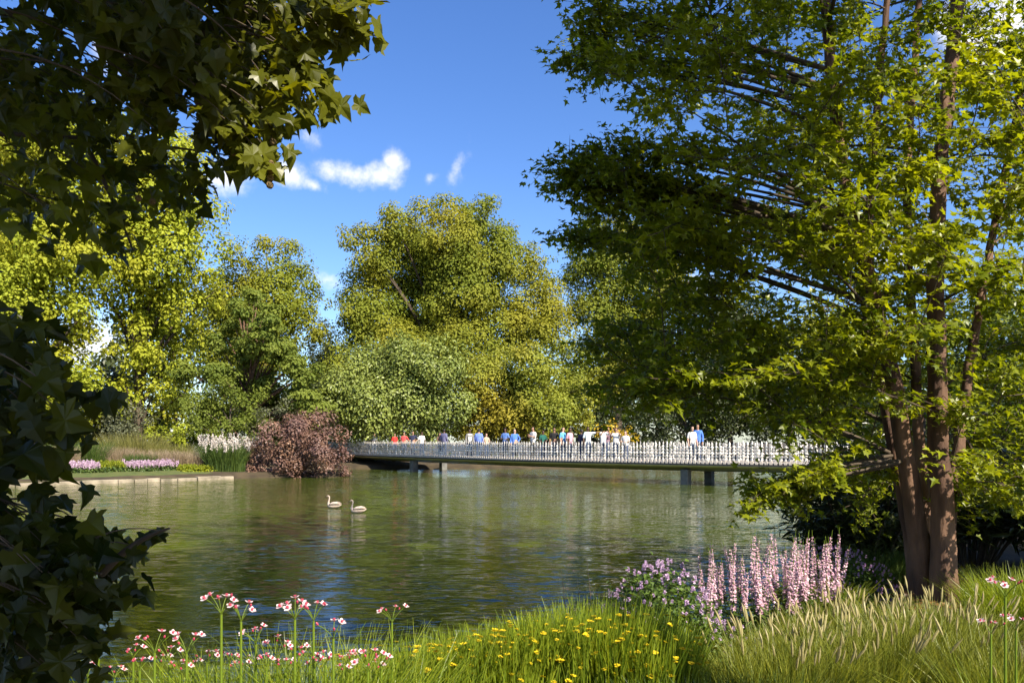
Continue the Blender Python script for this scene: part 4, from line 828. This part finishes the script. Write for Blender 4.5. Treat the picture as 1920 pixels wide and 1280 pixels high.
nb = np.array([5.4, -1.2, gz(5.4, -1.2)]); shade_tree = thing('added_shade_tree', nb, 'unseen tall tree added beside the viewpoint to shade the near water', 'tree')  # added out of view to darken the near water and the maple's left
tg = Geo(); tube(tg, bez(nb, nb + [0, .2, 6], nb + [-.6, 3.2, 13], 14), np.linspace(.26, .07, 14), 10); gg = Geo(); n = 6500; e = rdir(n); q = rng.random(n) ** .4
Pn = np.array([3.7, 1.8, 11.0]) + e * q[:, None] * np.array([3.1, 3.2, 2.8]); scatter(gg, DIAMOND, Pn, e * .4 + np.array([0, 0, .8]) + rng.normal(size=(n, 3)) * .4, rdir(n), rng.uniform(.24, .38, n), rng.random(n))
for c in Pn[:40]: tube(tg, bez(nb + [-.2, 1.2, max(6., c[2] - 3.2)], (nb + [-.3, 2, c[2]]) * .5 + c * .5, c, 6), np.linspace(.05, .01, 6), 5)
tg.build('trunk', MT['bark'], shade_tree, True); gg.build('crown', MT['lf_maple'], shade_tree)

# ------------------------------------------------------------------ undergrowth behind the maple stems
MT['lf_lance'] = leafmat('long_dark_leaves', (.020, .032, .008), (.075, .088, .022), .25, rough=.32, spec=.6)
def lance_bush(label, x, y, rad, h, n, leaf=.26, mat='lf_lance'):
    c = np.array([x, y, gz(x, y)]); root = thing('evergreen_bush', c, label, 'bush', 'dark bushes behind the maple')
    st = Geo(); gg = Geo()
    for i in range(max(8, n // 45)):
        a = rng.uniform(0, 2 * np.pi); q = rad * math.sqrt(rng.random()); e = c + np.array([q * math.cos(a), q * math.sin(a), h * rng.uniform(.35, 1.) * (1 - .35 * (q / rad) ** 2)])
        b_ = c + np.array([q * .3 * math.cos(a), q * .3 * math.sin(a), 0]); C = bez(b_, b_ * .5 + e * .5 + np.array([0, 0, .3]), e, 6); tube(st, C, np.linspace(.016, .004, 6), 5)
        m_ = 45; k = np.clip(rng.uniform(.3, 1.02, m_) * 5, 0, 4.99); j = k.astype(int); p_ = C[j] + (C[j + 1] - C[j]) * (k - j)[:, None] + rng.normal(size=(m_, 3)) * .05
        d = rdir(m_); d[:, 2] = -.35 + .5 * rng.normal(size=m_); scatter(gg, LANCE, p_, np.array([0, 0, 1.]) + rng.normal(size=(m_, 3)) * .5, d, leaf * rng.uniform(.6, 1.2, m_), rng.random(m_))
    st.build('stems', MT['bark_dark'], root, True); tag(gg.build('foliage', MT[mat], root), kind='stuff')
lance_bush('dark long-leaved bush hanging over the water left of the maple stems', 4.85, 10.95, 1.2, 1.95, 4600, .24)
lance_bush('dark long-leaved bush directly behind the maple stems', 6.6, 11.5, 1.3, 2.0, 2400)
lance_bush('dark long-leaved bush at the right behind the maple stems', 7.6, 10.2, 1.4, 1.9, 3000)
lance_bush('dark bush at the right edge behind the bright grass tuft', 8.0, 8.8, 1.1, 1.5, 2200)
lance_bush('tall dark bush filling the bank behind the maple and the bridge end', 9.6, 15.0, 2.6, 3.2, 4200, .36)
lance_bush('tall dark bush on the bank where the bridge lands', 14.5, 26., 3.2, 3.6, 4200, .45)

# ------------------------------------------------------------------ near bank planting
MT['gr_lime'] = leafmat('fountain_grass_blades', (.080, .115, .012), (.260, .270, .040), .35)
MT['fl_yellow'] = leafmat('yellow_petals', (.42, .32, .01), (.74, .58, .02), .25, tcol=(1.2, 1.1, .6))
MT['fl_lilac'] = leafmat('lilac_petals', (.42, .26, .46), (.74, .58, .74), .25, tcol=(1.1, 1, 1.1))
MT['fl_pink'] = leafmat('pink_petals', (.58, .30, .42), (.86, .66, .72), .25, tcol=(1.1, 1, 1))
MT['fl_violet'] = leafmat('violet_petals', (.42, .24, .46), (.70, .50, .68), .25, tcol=(1.1, 1, 1.1))
MT['seed'] = leafmat('fluffy_seed_heads', (.30, .26, .10), (.55, .49, .24), .35, tcol=(1.2, 1.1, .8))
MT['petal'] = leafmat('rush_petal', (.78, .56, .61), (.88, .77, .79), .3, tcol=(1.1, .95, .95))
MT['petal_red'] = leafmat('rush_flower_heart', (.42, .04, .09), (.6, .10, .14), .1)
MT['rush'] = leafmat('rush_green', (.10, .17, .012), (.22, .29, .03), .3, rough=.4)
MT['mintleaf'] = leafmat('mint_leaves', (.045, .085, .014), (.11, .17, .03), .3)
MT['dry'] = surf('dry_stem', (.22, .15, .08), (.14, .10, .05), 12, .9)

# small shared flower heads
def petals_geo(n, r, lift, wid=.42, inner=0., tint=None):
    gg = Geo()
    for i in range(n):
        a = 2 * np.pi * i / n; d = np.array([[math.cos(a), math.sin(a), lift]]); scatter(gg, (np.array([[0, 0, 0], [wid, .55, .05], [.0, 1, .12], [-wid, .55, .05]]), DIAMOND[1]), np.array([[math.cos(a) * inner, math.sin(a) * inner, 0]]), np.array([[0, 0, 1.]]) - d * lift * .5, d, r, rng.random() if tint is None else tint)
    return gg
def yellow_flower():
    gg = petals_geo(5, .022, .5)
    for i in range(4):
        e = rdir(1)[0] * .020; e[2] = abs(e[2]) * .5; sub = petals_geo(5, .017, .5)
        for V, f3, t in zip(sub.v, sub.f[3], sub.t[3]): pass
        base = 0
        V = np.vstack(sub.v) + e; gg.add(V, np.vstack(sub.f[3]), np.concatenate(sub.t[3]))
    return gg.mesh('flower', MT['fl_yellow'])
YF = [yellow_flower() for _ in range(4)]
def clump_thing(name, label, cat, group, x, y, rad, h, n, mat, w, lean, nfl, meshes, fname, fh, seg=3, tilt=.4, fscale=(.8, 1.3), front=0., hvar=.3):
    c = np.array([x, y, gz(x, y)]); root = thing(name, c, label, cat, group); gg = Geo(); tips, d = blades(gg, c, rad, n, h, w, lean, seg, hvar=hvar); tag(gg.build('blades', MT[mat], root), kind='stuff')
    rx, ry = rad if isinstance(rad, tuple) else (rad, rad); st = Geo()
    for i in range(nfl):
        a = rng.uniform(0, 2 * np.pi); q = math.sqrt(rng.random()); bx_, by_ = x + rx * q * math.cos(a), y + ry * q * math.sin(a)
        if rng.random() < front: by_ = y - ry * rng.uniform(.55, 1.1)
        z0 = gz(bx_, by_); hh = h * rng.uniform(*fh)
        ln = np.array([math.cos(a) * q, math.sin(a) * q, 0]) * lean * hh * .8 + rng.normal(size=3) * .03; tip = np.array([bx_, by_, z0 + hh]) + ln * [1, 1, 0]
        C = bez((bx_, by_, z0), (bx_ + ln[0] * .2, by_ + ln[1] * .2, z0 + hh * .6), tip, 5); tube(st, C, [.003, .003, .0025, .002, .0015], 3, cap=False)
        dr = Vector(C[-1] - C[-2]).normalized(); mq = dr.to_track_quat('Z', 'Y').to_matrix().to_4x4(); s = rng.uniform(*fscale)
        place(fname, meshes[rng.integers(len(meshes))], root, Matrix.Translation(tip) @ mq @ Matrix.Rotation(rng.uniform(0, 6.28), 4, 'Z') @ Matrix.Scale(s, 4))
    tag(st.build('flower_stems', MT[mat], root), kind='stuff')
    return root
GY = 'yellow-flowered clumps along the near edge'
for x, y, r_, n, nf, lb in [(-.58, 5.0, (.42, .40), 1700, 44, 'bright grassy clump with yellow flowers next to the pink rush flowers'), (-.05, 5.2, (.48, .45), 2300, 60, 'tall bright grassy clump with yellow flowers, second from the pink rush flowers'),
                        (.48, 5.3, (.48, .48), 2300, 60, 'tall bright grassy clump with yellow flowers in the middle of the row'), (.84, 5.2, (.36, .40), 1500, 50, 'bright grassy clump with yellow flowers in front of the lilac mint mound'), (-.2, 4.7, (.5, .2), 700, 26, 'low front clump with yellow flowers below the tall ones')]:
    clump_thing('yellow_flower_clump', lb, 'plant', GY, x, y, r_, .68 if x < .8 and y > 4.9 else (.56 if y > 4.9 else .42), n, 'gr_bright', .018, .20, int(nf * 2.2), YF, 'flower', (.6, 1.02), fscale=(.5, .95), front=.45)
# fountain grass with pale seed heads
def seedhead(seed):
    r = np.random.default_rng(seed); gg = Geo(); L_ = .105; P = np.array([(0, .012 * (i / 4) ** 2, L_ * i / 4) for i in range(5)]); tube(gg, P, [.0035, .0075, .0085, .0065, .001], 6, .4)
    m_ = 46; u = r.random(m_); a = r.uniform(0, 2 * np.pi, m_); base = np.stack([np.interp(u, np.linspace(0, 1, 5), P[:, k]) for k in range(3)], -1); d = np.stack([np.cos(a), np.sin(a), np.full(m_, 2.2)], -1)
    scatter(gg, (np.array([[-.06, 0, 0], [.06, 0, 0], [0, 1, 0]]), np.array([[0, 1, 2]])), base, np.cross(d, [0, 0, 1.]) + 1e-3, d, .017, r.random(m_))
    return gg.mesh('seed_head', MT['seed'])
SH = [seedhead(i) for i in range(5)]
GF = 'fountain grass clumps on the near bank'
for x, y, r_, h, n, nf, lb in [(1.72, 5.1, (.42, .38), .42, 1500, 40, 'fountain grass with pale seed heads nearest the yellow-flowered clumps'), (2.3, 5.3, (.45, .42), .45, 1800, 48, 'fountain grass with pale seed heads in front of the pink spires'), (2.85, 5.6, (.46, .45), .46, 1800, 48, 'fountain grass with pale seed heads in front of the left-hand maple stems'),
                             (3.3, 6.1, (.42, .42), .42, 1500, 40, 'fountain grass with pale seed heads in front of the right-hand maple stem'), (2.05, 5.95, (.42, .36), .34, 1400, 38, 'fountain grass with pale seed heads directly below the pink spires'), (2.7, 6.5, (.45, .36), .36, 1400, 50, 'rear fountain grass below the violet mound'), (3.05, 4.9, (.36, .34), .45, 1000, 18, 'sparse fountain grass beside the pink rush at the right edge')]:
    clump_thing('fountain_grass', lb, 'grass', GF, x, y, r_, h, int(n * 1.3), 'gr_lime', .011, .40, nf, SH, 'seed_head', (.85, 1.22), fscale=(.75, 1.15))
for x, y, r_, h, n, mt, lb in [(4.75, 7.3, (.5, .5), .52, 1900, 'gr_bright', 'bright green grass tuft at the right edge beyond the maple foot'), (4.75, 10.2, (.55, .45), .42, 1500, 'gr_green', 'dark green grass mound left of the maple foot under its branches'), (1.25, 4.55, (.55, .25), .36, 900, 'gr_green', 'dark low grass in the gap between the two clump kinds'),
                             (2.3, 4.3, (.7, .2), .3, 900, 'gr_green', 'dark low grass below the fountain grass at the bottom edge'), (.3, 4.3, (.7, .2), .34, 900, 'gr_green', 'dark low grass below the yellow-flowered clumps at the bottom edge'), (2.95, 7.6, (.3, .25), .4, 700, 'gr_yellow', 'yellowish grass tuft between pink spires and violet mound')]:
    grass_thing_root = None
    c = np.array([x, y, gz(x, y)]); root = thing('grass_tuft', c, lb, 'grass', 'grass tufts on the near bank'); gg = Geo(); blades(gg, c, r_, n, h, .010, .5, 3); tag(gg.build('blades', MT[mt], root), kind='stuff')

def mound(name, label, cat, x, y, rx, ry, h, nleaf, leaf, mat, nfl, meshes, fscale, spike=False):
    c = np.array([x, y, gz(x, y)]); root = thing(name, c, label, cat); gg = Geo(); st = Geo()
    d = rdir(nleaf); d[:, 2] = np.abs(d[:, 2]); u = rng.uniform(.35, 1, nleaf) ** .5; bump = 1 + .10 * np.sin(d[:, 0] * 9 + d[:, 1] * 7) + .07 * rng.normal(size=nleaf)
    p_ = c + d * (u * bump)[:, None] * np.array([rx, ry, h]); scatter(gg, DIAMOND, p_, d * .6 + np.array([0, 0, .5]) + rng.normal(size=(nleaf, 3)) * .4, d + rng.normal(size=(nleaf, 3)) * .6, leaf * rng.uniform(.6, 1.2, nleaf), rng.random(nleaf))
    for i in range(60):
        e = rdir(1)[0]; e[2] = abs(e[2]); tube(st, bez(c + e * [rx * .1, ry * .1, 0], c + e * [rx * .4, ry * .4, h * .7], c + e * [rx, ry, h], 5), [.005, .004, .003, .002, .002], 4)
    st.build('stems', MT['rush'], root); tag(gg.build('foliage', MT[mat], root), kind='stuff')
    for i in range(nfl):
        e = rdir(1)[0]; e[2] = abs(e[2]) * 1.2 + .12; e[1] -= .25; e = unit(e[None])[0]; q = c + e * np.array([rx, ry, h]) * rng.uniform(1.0, 1.12)
        up_ = Vector(e * .5 + np.array([0, 0, .9])).normalized(); place('flower', meshes[rng.integers(len(meshes))], root, Matrix.Translation(q) @ up_.to_track_quat('Z', 'Y').to_matrix().to_4x4() @ Matrix.Scale(rng.uniform(*fscale), 4))
    return root
def ball_flower(mat, r, layers=3):
    gg = Geo()
    for i in range(layers):
        m_ = 9; e = rdir(m_); e[:, 2] = np.abs(e[:, 2]) * .6 + i * .25; scatter(gg, DIAMOND, np.array([[0, 0, i * r * .35]]).repeat(m_, 0), rdir(m_), e, r * rng.uniform(.7, 1.1, m_), rng.random(m_))
    return gg.mesh('flower', MT[mat])
MF = [ball_flower('fl_lilac', .030) for _ in range(4)]; VF = [ball_flower('fl_violet', .024, 5) for _ in range(4)]
mound('mint_mound', 'round leafy mound dotted with pale lilac flower heads by the water', 'plant', 1.14, 6.15, .50, .45, .80, 6000, .046, 'mintleaf', 210, MF, (.45, .8))
mound('mint_mound', 'small low lilac-flowered mound in front of the pink spires', 'plant', 1.62, 6.25, .34, .3, .36, 1800, .045, 'mintleaf', 40, MF, (.45, .75))
mound('violet_mound', 'violet-topped dome of fine flowers between pink spires and maple', 'plant', 3.62, 8.9, .62, .5, .55, 5200, .045, 'mintleaf', 290, VF, (.4, .75))
# pink loosestrife spires
def spire_parts(h, seed):
    r = np.random.default_rng(seed); fl = Geo(); st = Geo(); lf = Geo(); P = bez((0, 0, 0), (r.normal() * .02, r.normal() * .02, h * .5), (r.normal() * .03, r.normal() * .03, h), 9); tube(st, P, np.linspace(.006, .0018, 9), 5)
    m_ = 190; u = .40 + .53 * r.random(m_); base = np.stack([np.interp(u, np.linspace(0, 1, 9), P[:, k]) for k in range(3)], -1); a = r.uniform(0, 2 * np.pi, m_); d = np.stack([np.cos(a), np.sin(a), .25 + .3 * r.normal(size=m_)], -1)
    rad = .024 * (1.15 - (u - .42) / .55 * .75); base[:, 2] += .006 * np.sin(u * 160); scatter(fl, (DIAMOND[0] * np.array([1.3, 1, 1]), DIAMOND[1]), base + d * (rad * .35)[:, None], d * .4 + np.array([0, 0, .8]) + r.normal(size=(m_, 3)) * .4, d, rad, r.random(m_))
    m_ = 34; u = .05 + .45 * r.random(m_); base = np.stack([np.interp(u, np.linspace(0, 1, 9), P[:, k]) for k in range(3)], -1); d = rdir(m_); d[:, 2] = .3; scatter(lf, LANCE, base, np.array([0, 0, 1.]) + d * .3, d, .10 * r.uniform(.6, 1.2, m_), r.random(m_))
    return st.mesh('stem', MT['rush'], True), fl.mesh('blossoms', MT['fl_pink']), lf.mesh('leaves', MT['mintleaf'])
SPM = [spire_parts(.8, i) for i in range(9)]
sp = []
rng = np.random.default_rng(77)
for i in range(66):
    px = rng.uniform(1312, 1572) if i else 1318; Y = rng.uniform(6.7, 7.7); x = (px - 960) / F * Y; sp.append((px, x, Y, rng.uniform(.80, 1.22)))
sp.sort(); words_ = ['first', 'second', 'third', 'fourth', 'fifth', 'sixth', 'seventh', 'eighth', 'ninth', 'tenth']
for i, (px, x, y, k) in enumerate(sp):
    if i < 8: lb = f'{words_[i]} pink flower spire counted from the mint mound end of the patch'
    elif i >= len(sp) - 8: lb = f'{words_[len(sp) - 1 - i]} pink flower spire counted from the violet mound end of the patch'
    else: lb = 'tall pink flower spire in the crowded middle of the loosestrife patch'
    root = thing('loosestrife_spire', (x, y, gz(x, y)), lb, 'flower', 'pink flower spires between the mint mound and the violet mound'); root.rotation_euler = (rng.normal() * .085, rng.normal() * .085, rng.uniform(0, 6.28)); root.scale = (1, 1, k * 1.02)
    for nm, me in zip(('stem', 'blossoms', 'leaves'), SPM[i % 9]):
        o = bpy.data.objects.new(nm, me); col.objects.link(o); o.parent = root
        if nm != 'stem': o['kind'] = 'stuff'

# flowering rush: tall stem, umbel of six-petalled flowers
PT = (np.array([[0, 0, 0], [.30, .35, .04], [.34, .70, .10], [0, 1, .16], [-.34, .70, .10], [-.30, .35, .04], [0, .5, .02]]), np.array([[6, i, (i + 1) % 6] for i in range(6)]))
PETM = [Geo().add(*PT, t).mesh('petal', MT['petal']) for t in (.1, .5, .9)]
hg = Geo(); tube(hg, [(0, 0, -.004), (0, 0, .004), (0, 0, .010)], [.003, .005, .001], 8)
for i in range(9):
    a = i * .7; tube(hg, [(0, 0, .003), (.005 * math.cos(a), .005 * math.sin(a), .011)], [.0008, .0014], 4)
HEART = hg.mesh('flower', MT['petal_red'])
bgm = Geo(); tube(bgm, [(0, 0, 0), (0, 0, .006), (0, 0, .014), (0, 0, .018)], [.001, .005, .004, .0008], 6); BUD = bgm.mesh('bud', MT['petal_red'])
def rush(px, py, Y, nfl, R_, fs, label, group='flowering rushes along the near edge', lean=0., petals=True):
    tip = at(px, py, Y); x0, y0 = tip[0] - lean, tip[1]; z0 = gz(x0, y0); root = thing('flowering_rush', (x0, y0, z0), label, 'flower', group)
    st = Geo(); hub = tip - np.array([0, 0, R_ * .85]); C = bez((x0, y0, z0 - .1), (x0, y0, (z0 + hub[2]) / 2), hub, 8); tube(st, C, np.linspace(.0075, .0055, 8) * (fs / 1.0) ** .5, 7)
    for i in range(nfl + 2):
        a = 2 * np.pi * (i + rng.random() * .6) / (nfl + 2); q = R_ * rng.uniform(.45, 1.); e = hub + np.array([q * math.cos(a), q * math.sin(a), R_ * rng.uniform(.65, 1.12)])
        tube(st, bez(hub, hub * .6 + e * .4 + np.array([0, 0, .02]), e, 5), .0017 * fs ** .5, 4)
        n_ = Vector((math.cos(a) * .45, math.sin(a) * .45 - .35, .9)).normalized(); m4 = Matrix.Translation(e) @ n_.to_track_quat('Z', 'Y').to_matrix().to_4x4() @ Matrix.Scale(fs, 4)
        if i >= nfl: place('bud', BUD, root, m4); continue
        fo = place('flower', HEART, root, m4)
        for j in range(6):
            b = 2 * np.pi * j / 6; s = (.0185 if j % 2 else .0155); dz = .25 if j % 2 else .1; A = frames(np.array([[-math.cos(b) * dz, -math.sin(b) * dz, 1.]]), np.array([[math.cos(b), math.sin(b), dz]]))[0]
            o = bpy.data.objects.new('petal', PETM[rng.integers(3)]); col.objects.link(o); o.parent = fo; o.matrix_basis = mat4(A, (math.cos(b) * .002, math.sin(b) * .002, .001), s)
    st.build('stem', MT['rush'], root, True)
RUSH = [(415, 1122, 3.7, 5, .085, 1.25, 'tallest pink flowering rush, nearest the dark hanging leaves'), (452, 1138, 3.75, 5, .08, 1.15, 'pink flowering rush right beside the tallest one'), (553, 1132, 3.7, 6, .085, 1.25, 'tall pink flowering rush with crowded umbel, third from the hanging leaves'),
        (588, 1138, 3.9, 4, .08, 1.15, 'pink flowering rush tucked behind the crowded umbel'), (625, 1172, 3.6, 2, .07, 1.15, 'pink flowering rush with one open flower and red buds'), (290, 1196, 3.7, 4, .08, 1.1, 'shorter pink flowering rush closest to the dark leaves'), (350, 1196, 3.75, 4, .085, 1.15, 'shorter pink flowering rush below the tallest one'),
        (735, 1140, 4.3, 4, .09, 1.05, 'slim pink flowering rush at the start of the yellow-flowered clumps'), (480, 1182, 4.0, 5, .08, 1.05, 'low pink flowering rush between the two tall pairs'), (520, 1205, 3.9, 5, .09, 1.05, 'low crowded pink flowering rush below the third tall one'), (690, 1230, 3.6, 5, .08, 1.1, 'low pink flowering rush at the bottom by the yellow flowers'),
        (1885, 1092, 4.0, 6, .085, 1.15, 'pink flowering rush at the right edge of the bank'), (1858, 1165, 4.0, 3, .07, 1.0, 'short pink flowering rush left of the one at the right edge'), (1905, 1160, 4.1, 4, .07, 1.0, 'short pink flowering rush below the one at the right edge')]
for r_ in RUSH: rush(*r_)
for i in range(26):
    px = [120, 165, 185, 215, 250, 262, 300, 318, 338, 362, 388, 405, 430, 450, 468, 500, 535, 560, 590, 610, 640, 665, 700, 715, 650, 580][i]; py = 1228 + rng.uniform(-14, 30); rush(px, py, rng.uniform(3.7, 4.3), int(rng.integers(2, 4)), 0.05, 1.05, 'small pale pink rush flower low in the fringe along the bottom edge', 'small rush flowers along the bottom edge')
# strap leaves of the rushes
for x, y, rx, n, h, lb in [(-1.75, 4.05, .5, 620, .74, 'thin strap leaves at the foot of the rushes by the hanging leaves'), (-1.15, 3.95, .45, 900, .76, 'bright strap leaves at the foot of the tall rushes'), (-.8, 4.2, .35, 700, .74, 'bright strap leaves beside the yellow-flowered clumps'), (2.55, 4.0, .35, 260, .5, 'strap leaves at the foot of the right-edge rushes')]:
    c = np.array([x, y, gz(x, y)]); root = thing('rush_leaves', c, lb, 'plant', 'rush leaf tufts'); gg = Geo(); blades(gg, c, (rx, .28), n, h, .011, .45, 5); tag(gg.build('blades', MT['gr_bright'], root), kind='stuff')
# dry stalks by the water
for px, py, lb in [(1052, 1065, 'dry bare stalk standing over the yellow-flowered clumps'), (1100, 1045, 'tallest dry branching stalk beside the mint mound'), (1082, 1085, 'short dry stalk between the other two')]:
    tip = at(px, py, 6.1); b = np.array([tip[0] + .06, 6.1, gz(tip[0] + .06, 6.1)]); root = thing('dry_stalk', b, lb, 'plant', 'dry stalks'); gg = Geo(); C = bez(b, (b + tip) / 2 + [.03, 0, 0], tip, 8); tube(gg, C, np.linspace(.004, .0015, 8), 5); gg.build('stem', MT['dry'], root)
    tw = Geo()
    for i in range(7):
        q = C[3 + i % 4]; tube(tw, bez(q, q + [rng.normal() * .02, 0, .05], q + [rng.normal() * .06, rng.normal() * .03, rng.uniform(.05, .13)], 4), [.002, .0015, .0012, .001], 4)
    tag(tw.build('side_twigs', MT['dry'], root), kind='stuff')
# leaf litter under the maple
lg = Geo(); n = 2600; x = rng.normal(4.6, 1.2, n); y = rng.normal(8.2, 1.2, n); ok = sdf(x, y) > .3; x, y = x[ok], y[ok]
scatter(lg, MAPLE_LEAF[0], np.c_[x, y, ground_z(x, y) + rng.uniform(.005, .03, len(x))], np.array([0, 0, 1.]) + rng.normal(size=(len(x), 3)) * .35, rdir(len(x)), rng.uniform(.05, .10, len(x)), rng.random(len(x)))
MT['litter'] = leafmat('fallen_leaves', (.07, .035, .015), (.24, .13, .05), .1)
tag(lg.build('fallen_leaves', MT['litter']), 'brown fallen leaves strewn round the maple foot', 'leaves', kind='stuff')
print('TRIS', TRIS[0], 'objects', len(bpy.data.objects))
